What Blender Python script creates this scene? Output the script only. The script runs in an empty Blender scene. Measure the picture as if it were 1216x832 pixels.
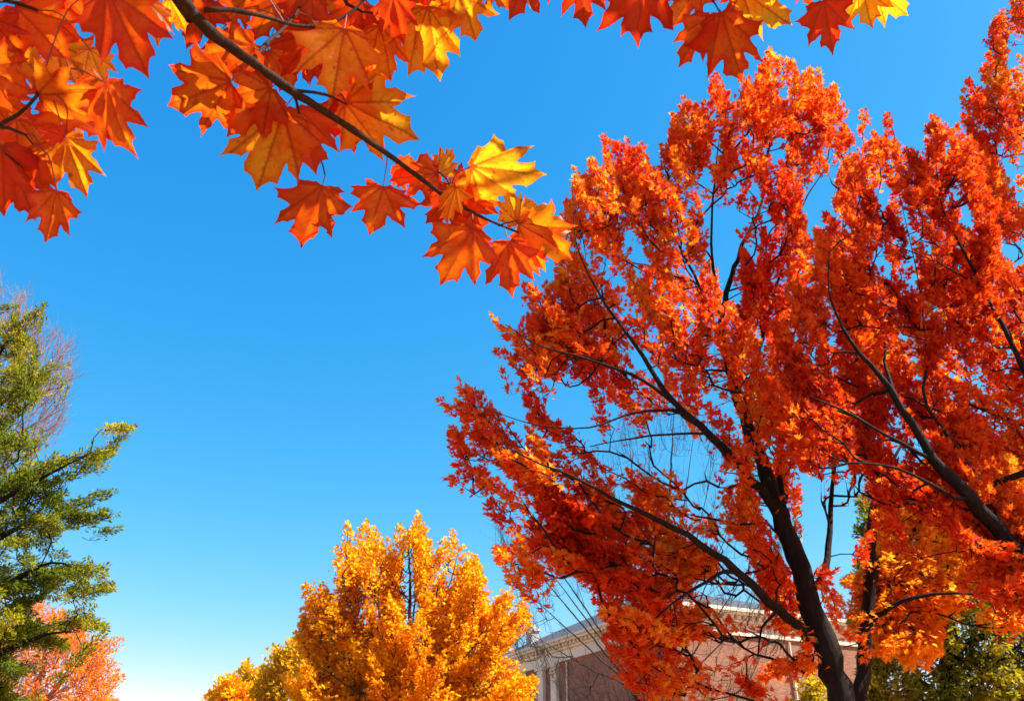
import bpy, math, random
import numpy as np
from mathutils import Vector, Matrix
from mathutils.geometry import delaunay_2d_cdt

# ------------------------------------------------------------------ basics
SC = bpy.context.scene
COL = SC.collection
PITCH = math.radians(28.0); F = 1012.0; CZ = 1.6
cp, sp_ = math.cos(PITCH), math.sin(PITCH)

def ray(px, py):
    cx = (px-608.0)/F; cy = (416.0-py)/F
    return np.array([cx, cp-sp_*cy, sp_+cp*cy])
def at(px, py, Y):            # point on the sight line at horizontal distance Y
    d = ray(px, py); return np.array([0, 0, CZ])+d*(Y/d[1])
def att(px, py, t):           # point at distance t along the lens axis
    return np.array([0, 0, CZ])+ray(px, py)*t
def proj(P):
    P = np.asarray(P)-np.array([0, 0, CZ])
    f = P[..., 1]*cp+P[..., 2]*sp_; u = -P[..., 1]*sp_+P[..., 2]*cp
    return 608+F*P[..., 0]/f, 416-F*u/f, f

def tag(o, label=None, cat=None, group=None, kind=None):
    if label: o['label'] = label
    if cat: o['category'] = cat
    if group: o['group'] = group
    if kind: o['kind'] = kind
    return o
def empty(name, loc, label, cat, group=None):
    o = bpy.data.objects.new(name, None); COL.objects.link(o); o.location = loc
    o.empty_display_size = .3
    return tag(o, label, cat, group)
def link(name, me, mats, parent=None):
    o = bpy.data.objects.new(name, me); COL.objects.link(o)
    for m in (mats if isinstance(mats, (list, tuple)) else [mats]): me.materials.append(m)
    if parent:
        o.parent = parent; o.matrix_parent_inverse = Matrix.Translation(-Vector(parent.location))
    return o
def nrm(v):
    return v/np.maximum(np.linalg.norm(v, axis=-1, keepdims=True), 1e-9)

def np_mesh(name, V, faces, smooth=False, attrs=None):
    """V (N,3); faces list of (M,k) arrays"""
    me = bpy.data.meshes.new(name)
    V = np.ascontiguousarray(V, dtype=np.float32)
    me.vertices.add(len(V)); me.vertices.foreach_set('co', V.ravel())
    idx = np.concatenate([f.ravel() for f in faces]).astype(np.int32)
    tot = np.concatenate([np.full(len(f), f.shape[1]) for f in faces]).astype(np.int32)
    st = np.concatenate([[0], np.cumsum(tot)[:-1]]).astype(np.int32)
    me.loops.add(len(idx)); me.loops.foreach_set('vertex_index', idx)
    me.polygons.add(len(tot)); me.polygons.foreach_set('loop_start', st)
    me.polygons.foreach_set('loop_total', tot)
    if smooth: me.polygons.foreach_set('use_smooth', np.ones(len(tot), dtype=bool))
    for k, a in (attrs or {}).items():
        at_ = me.attributes.new(k, 'FLOAT', 'POINT'); at_.data.foreach_set('value', np.asarray(a, dtype=np.float32))
    me.update(calc_edges=True); me.validate()
    return me

class MB:                     # mesh builder for tubes, boxes and prisms
    def __init__(s): s.v = []; s.f = []; s.n = 0; s.a = []
    def add(s, V, Fc, a=0.0):
        s.v.append(np.asarray(V, float)); s.a.append(np.full(len(V), a)); 
        for f in Fc: s.f.append(tuple(i+s.n for i in f))
        s.n += len(V)
    def tube(s, P, R, k=6, cap=True, wob=0.0, rng=None):
        P = np.asarray(P, float); n = len(P)
        if n < 2: return
        R = np.broadcast_to(np.asarray(R, float), (n,))
        T = np.gradient(P, axis=0); T = nrm(T)
        ref = np.array([0, 1, 0]) if abs(T[0][2]) > .8 else np.array([0, 0, 1.])
        u = nrm(np.cross(T[0], ref)); rings = []
        ang = np.arange(k)*2*math.pi/k
        for i in range(n):
            u = nrm(u-T[i]*np.dot(u, T[i])); w = np.cross(T[i], u)
            r = R[i]*np.ones(k)
            if wob and rng is not None: r = r*(1+wob*(rng.random(k)-.5))
            rings.append(P[i]+np.outer(np.cos(ang)*r, u)+np.outer(np.sin(ang)*r, w))
        V = np.concatenate(rings); Fc = []
        for i in range(n-1):
            for j in range(k):
                a = i*k+j; b = i*k+(j+1) % k
                Fc.append((a, b, b+k, a+k))
        if cap: Fc.append(tuple(range(k))[::-1]); Fc.append(tuple(range((n-1)*k, n*k)))
        s.add(V, Fc)
    def box(s, o, u, v, w, a0, a1, b0, b1, c0, c1):  # oriented box from origin o with axes u v w
        V = [o+u*a+v*b+w*c for c in (c0, c1) for b in (b0, b1) for a in (a0, a1)]
        s.add(V, [(0, 2, 3, 1), (4, 5, 7, 6), (0, 1, 5, 4), (2, 6, 7, 3), (0, 4, 6, 2), (1, 3, 7, 5)])
    def build(s, name, mats, parent=None, smooth=False):
        me = bpy.data.meshes.new(name)
        me.from_pydata(np.concatenate(s.v).tolist(), [], s.f)
        if smooth: me.polygons.foreach_set('use_smooth', np.ones(len(me.polygons), dtype=bool))
        me.update()
        return link(name, me, mats, parent)

def catmull(P, step):
    P = np.asarray(P, float)
    if len(P) < 3:
        n = max(2, int(np.linalg.norm(P[-1]-P[0])/step)+1)
        t = np.linspace(0, 1, n)[:, None]; return P[0]*(1-t)+P[-1]*t, np.linspace(0, len(P)-1, n)
    Q = np.vstack([2*P[0]-P[1], P, 2*P[-1]-P[-2]]); out = []; par = []
    for i in range(1, len(Q)-2):
        n = max(1, int(np.linalg.norm(Q[i+1]-Q[i])/step))
        for j in range(n):
            t = j/n
            out.append(.5*((2*Q[i])+(-Q[i-1]+Q[i+1])*t+(2*Q[i-1]-5*Q[i]+4*Q[i+1]-Q[i+2])*t*t+(-Q[i-1]+3*Q[i]-3*Q[i+1]+Q[i+2])*t**3))
            par.append(i-1+t)
    out.append(P[-1]); par.append(len(P)-1)
    return np.array(out), np.array(par)

# ------------------------------------------------------------------ materials
def nt_mat(name):
    m = bpy.data.materials.new(name); m.use_nodes = True
    nt = m.node_tree; nt.nodes.clear()
    out = nt.nodes.new('ShaderNodeOutputMaterial')
    return m, nt, out
def N(nt, t, **kw):
    n = nt.nodes.new(t)
    for k, v in kw.items():
        if k in n.inputs: n.inputs[k].default_value = v
        else: setattr(n, k, v)
    return n
def ramp(nt, stops, interp='LINEAR'):
    r = nt.nodes.new('ShaderNodeValToRGB'); cr = r.color_ramp; cr.interpolation = interp
    while len(cr.elements) > 1: cr.elements.remove(cr.elements[-1])
    cr.elements[0].position = stops[0][0]; cr.elements[0].color = (*stops[0][1], 1)
    for p, c in stops[1:]:
        e = cr.elements.new(p); e.color = (*c, 1)
    return r
L = lambda nt, a, b: nt.links.new(a, b)

def leaf_mat(name, stops, tstops, scale=.5, noise_w=.5, trans=.6, rough=.6, spec=.2):
    """per-leaf random value + slow 3D noise pick the leaf's own pigment"""
    m, nt, out = nt_mat(name)
    tc = N(nt, 'ShaderNodeTexCoord'); no = N(nt, 'ShaderNodeTexNoise', Scale=scale, Detail=3.0)
    L(nt, tc.outputs['Object'], no.inputs['Vector'])
    mr = N(nt, 'ShaderNodeMapRange'); mr.inputs[1].default_value = .3; mr.inputs[2].default_value = .63
    L(nt, no.outputs['Fac'], mr.inputs[0])
    va = N(nt, 'ShaderNodeAttribute', attribute_name='var')
    mx = N(nt, 'ShaderNodeMix', data_type='FLOAT'); mx.inputs[0].default_value = noise_w
    L(nt, va.outputs['Fac'], mx.inputs[2]); L(nt, mr.outputs[0], mx.inputs[3])
    r1 = ramp(nt, stops); r2 = ramp(nt, tstops)
    L(nt, mx.outputs[0], r1.inputs[0]); L(nt, mx.outputs[0], r2.inputs[0])
    bs = N(nt, 'ShaderNodeBsdfPrincipled', Roughness=rough); bs.inputs['Specular IOR Level'].default_value = spec
    tr = N(nt, 'ShaderNodeBsdfTranslucent')
    L(nt, r1.outputs[0], bs.inputs['Base Color']); L(nt, r2.outputs[0], tr.inputs['Color'])
    ms = N(nt, 'ShaderNodeMixShader'); ms.inputs[0].default_value = trans
    L(nt, bs.outputs[0], ms.inputs[1]); L(nt, tr.outputs[0], ms.inputs[2]); L(nt, ms.outputs[0], out.inputs[0])
    return m

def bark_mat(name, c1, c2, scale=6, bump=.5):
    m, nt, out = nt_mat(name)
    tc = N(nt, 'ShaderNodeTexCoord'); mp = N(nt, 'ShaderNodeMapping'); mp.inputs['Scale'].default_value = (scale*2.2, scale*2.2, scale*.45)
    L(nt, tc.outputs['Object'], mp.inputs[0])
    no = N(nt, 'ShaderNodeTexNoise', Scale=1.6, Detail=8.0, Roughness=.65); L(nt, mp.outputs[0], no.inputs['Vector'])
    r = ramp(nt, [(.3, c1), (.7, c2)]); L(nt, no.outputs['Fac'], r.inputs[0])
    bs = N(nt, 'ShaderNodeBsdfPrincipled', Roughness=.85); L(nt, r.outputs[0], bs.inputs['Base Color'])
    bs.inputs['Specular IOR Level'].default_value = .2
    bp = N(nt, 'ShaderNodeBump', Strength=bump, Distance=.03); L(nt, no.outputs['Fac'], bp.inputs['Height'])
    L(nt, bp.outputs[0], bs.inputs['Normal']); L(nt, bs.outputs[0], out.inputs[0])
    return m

def flat_mat(name, c, rough=.6, var=.15, scale=3.0, bump=0.0):
    m, nt, out = nt_mat(name)
    tc = N(nt, 'ShaderNodeTexCoord'); no = N(nt, 'ShaderNodeTexNoise', Scale=scale, Detail=6.0)
    L(nt, tc.outputs['Object'], no.inputs['Vector'])
    r = ramp(nt, [(.3, tuple(x*(1-var) for x in c)), (.7, tuple(min(1, x*(1+var)) for x in c))]); L(nt, no.outputs['Fac'], r.inputs[0])
    bs = N(nt, 'ShaderNodeBsdfPrincipled', Roughness=rough); L(nt, r.outputs[0], bs.inputs['Base Color'])
    if bump:
        bp = N(nt, 'ShaderNodeBump', Strength=bump, Distance=.02); L(nt, no.outputs['Fac'], bp.inputs['Height']); L(nt, bp.outputs[0], bs.inputs['Normal'])
    L(nt, bs.outputs[0], out.inputs[0])
    return m

M = {}
M['red'] = leaf_mat('red_maple_foliage',
    [(0, (.44, .018, .012)), (.35, (.62, .045, .012)), (.62, (.76, .10, .014)), (.82, (.84, .24, .02)), (1, (.88, .38, .03))],
    [(0, (.85, .030, .006)), (.35, (1, .085, .006)), (.62, (1, .21, .010)), (.82, (1, .42, .02)), (1, (1, .56, .04))], scale=.7)
M['crimson'] = leaf_mat('crimson_maple_foliage',
    [(0, (.34, .012, .010)), (.45, (.52, .032, .010)), (.75, (.70, .11, .012)), (1, (.80, .22, .02))],
    [(0, (.62, .022, .004)), (.45, (.90, .085, .005)), (.75, (1, .20, .010)), (1, (1, .38, .02))], scale=.6)
M['orange'] = leaf_mat('orange_maple_foliage',
    [(0, (.58, .06, .010)), (.35, (.76, .14, .012)), (.65, (.85, .27, .015)), (1, (.90, .45, .03))],
    [(0, (.92, .10, .006)), (.35, (1, .24, .008)), (.65, (1, .42, .015)), (1, (1, .60, .04))], scale=.55)
M['gold'] = leaf_mat('golden_maple_foliage',
    [(0, (.82, .28, .008)), (.4, (.90, .38, .010)), (.7, (.93, .46, .012)), (1, (.95, .58, .03))],
    [(0, (.98, .30, .006)), (.4, (1, .46, .008)), (.7, (1, .58, .012)), (1, (1, .70, .03))], scale=.28, trans=.68)
M['olive'] = leaf_mat('yellow_green_foliage',
    [(0, (.14, .15, .012)), (.4, (.34, .27, .015)), (.7, (.66, .40, .02)), (1, (.84, .50, .03))],
    [(0, (.24, .26, .010)), (.4, (.58, .46, .012)), (.7, (.9, .55, .02)), (1, (1, .64, .03))], scale=.3)
M['green'] = leaf_mat('green_foliage',
    [(0, (.022, .052, .012)), (.42, (.07, .115, .014)), (.70, (.21, .21, .018)), (1, (.46, .36, .03))],
    [(0, (.06, .12, .010)), (.35, (.22, .28, .010)), (.62, (.52, .48, .015)), (1, (.85, .62, .02))], scale=.6, trans=.45)
M['fir'] = leaf_mat('dark_evergreen_foliage',
    [(0, (.03, .055, .012)), (.35, (.11, .13, .014)), (.65, (.30, .26, .018)), (1, (.55, .38, .02))],
    [(0, (.05, .10, .010)), (.35, (.20, .25, .010)), (.65, (.50, .45, .012)), (1, (.85, .6, .02))], scale=.55, trans=.4)
M['oldgold'] = leaf_mat('olive_gold_foliage',
    [(0, (.26, .20, .012)), (.4, (.52, .33, .015)), (.7, (.80, .42, .02)), (1, (.90, .52, .03))],
    [(0, (.45, .36, .010)), (.4, (.8, .52, .012)), (.7, (1, .58, .02)), (1, (1, .66, .03))], scale=.3)
M['pink'] = leaf_mat('pink_orange_foliage',
    [(0, (.62, .15, .025)), (.5, (.74, .25, .022)), (1, (.82, .38, .025))],
    [(0, (.9, .22, .03)), (.5, (1, .36, .03)), (1, (1, .52, .03))], scale=.5)
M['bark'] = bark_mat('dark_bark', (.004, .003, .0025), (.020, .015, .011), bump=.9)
M['bark_brown'] = bark_mat('brown_bark', (.05, .022, .010), (.13, .06, .03))
M['bark_grey'] = bark_mat('grey_bark', (.03, .023, .018), (.085, .068, .055))
M['bark_pink'] = bark_mat('pinkish_twig_bark', (.20, .12, .11), (.36, .24, .21))

# ------------------------------------------------------------------ leaf templates (tip along +Y, normal +Z)
def tpl_maple():
    R_ = [(.08, -.02), (.44, .0), (.18, .18), (.64, .46), (.19, .44), (.31, .78), (.11, .68)]
    V = [(0, .28, -.05), (0, 0, .0)]+[(x, y, .16*abs(x)) for x, y in R_]+[(0, 1.15, -.10)]+[(-x, y, .10*abs(x)) for x, y in R_[::-1]]
    n = len(V); Fc = [(0, i, i+1) for i in range(1, n-1)]+[(0, n-1, 1)]
    return np.array(V), np.array(Fc)
def tpl_star():
    R_ = [(.42, .05), (.22, .30), (.50, .62), (.18, .62)]
    V = [(0, 0, 0)]+[(x, y, .08*abs(x)) for x, y in R_]+[(0, 1.05, -.05)]+[(-x, y, .08*abs(x)) for x, y in R_[::-1]]
    n = len(V); return np.array(V), np.array([(0, i, i+1) for i in range(1, n-1)])
def tpl_oval():
    V = np.array([(0, 0, 0), (.3, .4, .08), (0, 1, -.04), (-.3, .4, .08)]); return V, np.array([(0, 1, 2), (0, 2, 3)])
def tpl_narrow():
    V = np.array([(0, 0, 0), (.16, .5, .03), (0, 1, 0), (-.16, .5, .03)]); return V, np.array([(0, 1, 2), (0, 2, 3)])
TPL = dict(maple=tpl_maple(), star=tpl_star(), oval=tpl_oval(), narrow=tpl_narrow())

def leaf_cloud(pos, dr, nm, size, tpl, var):
    TV, TF = TPL[tpl]
    y = nrm(dr); x = nrm(np.cross(y, nm)); z = np.cross(x, y)
    s = size[:, None, None]
    V = pos[:, None, :]+s*(TV[None, :, 0:1]*x[:, None, :]+TV[None, :, 1:2]*y[:, None, :]+TV[None, :, 2:3]*z[:, None, :])
    k = len(TV); n = len(pos)
    Fc = (TF[None]+(np.arange(n)*k)[:, None, None]).reshape(-1, TF.shape[1])
    return V.reshape(-1, 3), Fc, np.repeat(var, k)

def inside(poly, X, Y):
    c = np.zeros(len(X), bool); n = len(poly)
    for i in range(n):
        x1, y1 = poly[i]; x2, y2 = poly[(i+1) % n]
        if y1 == y2: continue
        m = ((y1 > Y) != (y2 > Y)) & (X < (x2-x1)*(Y-y1)/(y2-y1)+x1); c ^= m
    return c
def edge_dist(poly, X, Y):
    d = np.full(len(X), 1e9); P = np.stack([X, Y], 1)
    for i in range(len(poly)):
        a = np.array(poly[i], float); b = np.array(poly[(i+1) % len(poly)], float); ab = b-a
        t = np.clip(((P-a)@ab)/max(ab@ab, 1e-9), 0, 1)
        d = np.minimum(d, np.linalg.norm(P-(a+t[:, None]*ab), axis=1))
    return d

# ------------------------------------------------------------------ tree grower
def make_tree(name, label, cat, base, trunk, limbs, outline, holes, Yc, thick, n_spray, leaf, mat, bark,
              seed=1, tpl='maple', spray=(.55, .17), per=36, up=.5, rimn=0.35, rw=110, group=None, center=None,
              flat=.0, tw=.0032, trunk_k=14, gap=.0, droop=0.0, leafy=0.25, r_exp=.45, plen=.30, front=1.0, spike=0, align=1.0, plume=None, lr=1.0):
    """trunk/limbs: lists of (px,py,Y,radius) ; outline: pixel polygon the crown fills as seen from the camera;
       the crown is a real volume 'thick' metres deep around distance Yc."""
    rng = np.random.default_rng(seed)
    root = empty(name, tuple(base), label, cat, group)
    NP, NPar, NLen, NR = [], [], [], []
    def add_poly(P, R, parent):
        ids = []
        for i in range(len(P)):
            if parent is None: l = 0
            else: l = NLen[parent]+np.linalg.norm(P[i]-NP[parent])
            NP.append(P[i]); NPar.append(parent if parent is not None else -1); NLen.append(l); NR.append(R[i])
            parent = len(NP)-1; ids.append(parent)
        return ids
    def poly3(pts, jit=.02):
        W = np.array([at(p[0], p[1], p[2]) for p in pts]); R = np.array([p[3] for p in pts])*lr
        C, par = catmull(W, .16)
        Rr = np.interp(par, np.arange(len(R)), R)
        C = C+rng.normal(0, 1, C.shape)*np.minimum(jit, Rr*.25)[:, None]*np.r_[0, np.ones(len(C)-1)][:, None]
        return C, Rr
    # trunk
    C, R = poly3(trunk)
    b = np.array(base, float)
    g, gp = catmull(np.array([b+np.array([0, 0, -.15]), b+(C[0]-b)*.5+np.array([0, 0, 0]), C[0]]), .2)
    gr = R[0]*(1+.9*np.exp(-np.linspace(0, 6, len(g))))
    C = np.vstack([g[:-1], C]); R = np.r_[gr[:-1], R]
    add_poly(C, R, None)
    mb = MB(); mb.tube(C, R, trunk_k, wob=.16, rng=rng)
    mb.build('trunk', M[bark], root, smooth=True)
    limb_ids = []
    for lb in limbs:
        Cl, Rl = poly3(lb)
        A = np.array(NP); j = int(np.argmin(np.linalg.norm(A-Cl[0], axis=1)))
        Cl[0] = A[j]; Rl[0] = min(Rl[0]*1.1, NR[j])
        add_poly(Cl[1:], Rl[1:], j)
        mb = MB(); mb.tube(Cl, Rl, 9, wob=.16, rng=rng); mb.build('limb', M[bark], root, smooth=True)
    # sample spray ends
    xs = [p[0] for p in outline]; ys = [p[1] for p in outline]
    def accept(X, Y):
        ok = inside(outline, X, Y)
        for h in holes: ok &= ~inside(h, X, Y)
        return ok
    n_all = n_spray
    if plume: n_spray = n_all//plume[2]
    nb = int(n_spray*(1-rimn)); tot = 0; got = []
    ph = rng.random((6, 3))*6.28; fr = rng.normal(0, 1, (6, 3)); fr = nrm(fr)*rng.uniform(1.6, 3.4, (6, 1))
    def clump(P):
        return sum(np.sin(P@fr[i]+ph[i, 0]) for i in range(6))/6
    while tot < nb:
        X = rng.uniform(min(xs), max(xs), 4000); Y = rng.uniform(min(ys), max(ys), 4000)
        ok = accept(X, Y); X, Y = X[ok], Y[ok]
        if len(X) == 0: break
        ed = edge_dist(outline, X, Y)
        if spike: q = ed > spike*rng.uniform(.3, 1.6, len(ed)); X, Y, ed = X[q], Y[q], ed[q]
        hw = thick*.5*np.sqrt(np.clip(ed/rw, .03, 1))
        u = rng.uniform(-front, 1, len(X))
        D = Yc+u*hw
        P = np.array([at(x, y, d) for x, y, d in zip(X, Y, D)])
        k = clump(P) > -.28+gap*.3 if gap >= 0 else np.ones(len(P), bool)
        P = P[k]; got.append(P); tot += len(P)
    ends = np.concatenate(got)[:nb]
    # rim sprays follow the silhouette
    per_ = []
    for i in range(len(outline)):
        a = np.array(outline[i], float); b2 = np.array(outline[(i+1) % len(outline)], float)
        per_.append((a, b2, np.linalg.norm(b2-a)))
    w = np.array([p[2] for p in per_]); w = w/w.sum(); cen = np.array([np.mean(xs), np.mean(ys)])
    rim = []
    for i in rng.choice(len(per_), int(n_spray*rimn*1.3), p=w):
        a, b2, l = per_[i]; p = a+(b2-a)*rng.random()
        vtx = rng.random() < .5
        if vtx: p = a
        if spike and vtx:
            a0, _, _ = per_[i-1]; e1 = a-a0; e2 = b2-a
            if e1[0]*e2[1]-e1[1]*e2[0] < 0: continue
        d = nrm(cen-p); p = p+d*(rng.uniform(-3, 4) if vtx else (rng.uniform(4, 26) if not spike else rng.uniform(8, 14+spike*1.6)))
        if p[0] < -260 or p[0] > 1480 or p[1] > 900: continue
        rim.append(at(p[0], p[1], Yc+rng.normal(0, .13)*thick))
    ends = np.vstack([ends, rim]) if len(rim) else ends
    cc = np.array(center if center is not None else NP[len(C)//2])
    out = ends-cc; out = nrm(out)
    ax = nrm(out*np.array([1, 1, 1-flat])+np.array([0, 0, up])+rng.normal(0, .28, ends.shape))
    Ls = spray[0]*rng.uniform(.65, 1.3, len(ends)); W = spray[1]*rng.uniform(.8, 1.25, len(ends))
    if plume:      # every anchor becomes a feathered bough end: a leader with side sprays opening behind its tip
        E, A_ = [], []
        for e0, a0 in zip(ends, ax):
            Lp = plume[0]*rng.uniform(.7, 1.3); rp = plume[1]*rng.uniform(.8, 1.2)
            E.append(e0); A_.append(a0)
            for q in range(plume[2]-1):
                t = (q+rng.random())/(plume[2]-1); l_ = rng.normal(0, 1, 3); l_[2] *= .6; l_ -= a0*(l_@a0); l_ = l_/np.linalg.norm(l_)
                E.append(e0-a0*Lp*(.12+.88*t)+l_*rp*(.25+.75*t)*rng.uniform(.6, 1.1)); v_ = a0*(1.1-.3*t)+l_*.62+np.array([0, 0, .12]); A_.append(v_/np.linalg.norm(v_))
        ends = np.array(E); ax = np.array(A_)
        px, py, _ = proj(ends); kp = np.ones(len(ends), bool)
        for h in holes: kp &= ~inside(h, px, py)
        ends, ax = ends[kp], ax[kp]
        Ls = spray[0]*rng.uniform(.65, 1.3, len(ends)); W = spray[1]*rng.uniform(.8, 1.25, len(ends))
    bases = ends-ax*Ls[:, None]
    A0 = np.array(NP)
    order = np.argsort(np.array([np.min(np.linalg.norm(A0-p, axis=1)) for p in bases]))
    NPa = np.zeros((len(NP)+len(bases)*40, 3)); NLa = np.zeros(len(NPa)); n = len(NP)
    NPa[:n] = NP; NLa[:n] = NLen
    parent = list(NPar); cnt = [0]*n; chains = []
    for i in order:
        p = bases[i]
        d = np.linalg.norm(NPa[:n]-p, axis=1)+plen*NLa[:n]
        j = int(np.argmin(d)); q = NPa[j]; dist = np.linalg.norm(p-q)
        pj = parent[j]; dj = nrm(q-NPa[pj]) if pj >= 0 else np.array([0, 0, 1.])
        m = max(2, min(38, int(dist/.21)+1)); t = np.linspace(0, 1, m+1)[1:, None]
        ctrl = q+dj*dist*.35+(p-q)*.15; c2 = p-ax[i]*dist*.25
        Bz = (1-t)**3*q+3*(1-t)**2*t*ctrl+3*(1-t)*t*t*c2+t**3*p
        if per <= 0: Bz = q+(p-q)*t+np.array([0, 0, -.06])*dist*(4*t*(1-t))
        Bz = Bz+rng.normal(0, .012 if per > 0 else .004, Bz.shape)*np.minimum(1, dist)
        ids = [j]; pr = j
        for b3 in Bz:
            NPa[n] = b3; NLa[n] = NLa[pr]+np.linalg.norm(b3-NPa[pr]); parent.append(pr); cnt.append(0); pr = n; ids.append(n); n += 1
        k = pr
        while k >= 0: cnt[k] += 1; k = parent[k]
        chains.append((i, ids))
    tm = MB()
    lp, ld, ln = [], [], []
    nbase = len(NR)
    for i, ids in chains:
        Pc = NPa[ids]; c = np.array([max(1, cnt[k]) for k in ids[1:]], float); rr = np.minimum(tw*c**r_exp, .014)
        r0 = min(rr[0]*1.15, NR[ids[0]] if ids[0] < nbase else rr[0]*1.15)
        rr = np.r_[r0, rr]
        tip = Pc[-1]+ax[i]*Ls[i]*.85
        Pc2 = np.vstack([Pc, (Pc[-1]+tip)/2, tip]); rr = np.r_[rr, tw*.7, tw*.35]
        hid = False
        if holes and rr[0] < .013:
            qx, qy, _ = proj(Pc2)
            hid = any(inside(h, qx, qy).mean() > .25 for h in holes)
            if hid: continue
        tm.tube(Pc2, rr, 5 if rr[0] > .012 else 4, cap=False)
        # leaves
        if per <= 0:      # bare: a few side twigs
            for q in range(-per):
                s0 = rng.random(); o = Pc[-1]+ax[i]*Ls[i]*.8*s0; dv = nrm(ax[i]+rng.normal(0, .45, 3)); l2 = Ls[i]*rng.uniform(.3, .7)
                tm.tube([o, o+dv*l2*.5, o+dv*l2+np.array([0, 0, .03])], [tw*.6, tw*.45, tw*.25], 3, cap=False)
            continue
        npl = int(per*rng.uniform(.75, 1.25))
        t = rng.random(npl)**.9
        lat = rng.normal(0, 1, (npl, 3)); lat[:, 2] *= .75; lat -= np.outer(lat@ax[i], ax[i]); lat = nrm(lat)
        rad = W[i]*(1.05-t)**.7*np.sqrt(rng.random(npl))
        pos = Pc[-1]+np.outer((t*.92)*Ls[i], ax[i])+lat*rad[:, None]
        lp.append(pos); ld.append(nrm(ax[i]*.8*align+lat*.9/align+rng.normal(0, .3, (npl, 3))-np.array([0, 0, droop])))
        if leafy > 0 and len(Pc) > 3:
            mm = int(per*leafy); k = rng.integers(max(1, len(Pc)//2), len(Pc), mm)
            la = nrm(rng.normal(0, 1, (mm, 3)))
            lp.append(Pc[k]+la*(W[i]*.55*rng.random((mm, 1)))); ld.append(nrm(la+ax[i]*.5-np.array([0, 0, droop])))
    tm.build('twigs', M[bark], root, smooth=True)
    if per > 0:
        pos = np.concatenate(lp); dr = np.concatenate(ld); k = len(pos)
        # nothing floats into the open gaps the photograph shows through the crown
        px, py, _ = proj(pos); keep = np.ones(k, bool)
        for h in holes: keep &= ~(inside(h, px, py) & (rng.random(k) < .93))
        pos, dr = pos[keep], dr[keep]; k = len(pos)
        nm = nrm(np.array([0, 0, 1.])+rng.normal(0, .55, (k, 3)))
        V, Fc, var = leaf_cloud(pos, dr, nm, leaf*rng.uniform(.65, 1.25, k), tpl, rng.random(k))
        me = np_mesh('crown', V, [Fc], attrs={'var': var})
        o = link('crown', me, M[mat], root)
        print(name, 'leaves', k, 'sprays', len(chains))
    return root

exec_trees = []
# ---- red maple, the big one right of centre
A_out = [(522,470),(540,449),(572,461),(597,465),(633,452),(600,440),(590,415),(605,400),(583,372),(605,379),(630,364),(641,354),(625,336),(646,310),(656,258),(672,238),(697,245),(675,205),(682,195),(702,209),(702,188),(716,163),(738,186),(743,165),(761,167),(774,191),(792,198),(814,190),(800,170),(801,137),(813,111),(838,117),(848,88),(867,86),(890,80),(914,58),(926,88),(939,92),(936,117),(946,105),(960,84),(973,79),(989,101),(981,134),(1014,120),(1025,129),(1023,151),(1008,168),(985,182),(985,197),(962,218),(964,248),(970,275),(1020,300),(1060,380),(1050,470),(1035,560),(1030,600),(1015,680),(1000,720),(985,790),(963,800),(927,811),(903,807),(887,795),(859,795),(835,771),(795,765),(751,787),(724,777),(716,757),(700,716),(660,688),(636,674),(588,649),(626,600),(605,597),(600,572),(561,555),(565,523),(532,505)]
A_hol = [[(903,560),(925,592),(957,660),(987,740),(1015,825),(990,825),(960,745),(932,665),(905,602),(889,560)], [(985,205),(1012,172),(1030,150),(1036,165),(1005,188),(995,205),(990,235),(975,252),(966,268),(962,225)], [(702,541),(716,526),(767,519),(771,500),(810,494),(821,519),(853,537),(861,552),(846,573),(861,580),(835,622),(815,600),(812,570),(799,552),(774,565),(767,537),(752,558),(724,555)],
         [(952,560),(975,572),(1030,560),(1030,640),(1000,650),(985,670),(962,650),(950,610)],
         [(835,716),(870,706),(905,712),(915,735),(870,738)], [(795,772),(860,752),(925,752),(955,765),(945,785),(890,776),(840,790)],
         [(640,445),(665,452),(690,470),(672,468),(650,462)],
         [(858,645),(885,640),(900,690),(880,720),(830,712),(815,690),(850,690)],
         [(660,690),(700,700),(700,716),(716,757),(650,760)],
         [(955,385),(975,395),(968,420),(950,410)], [(848,300),(862,296),(868,345),(856,350)],
         [(860,215),(878,210),(882,228),(868,236)]]
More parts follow.
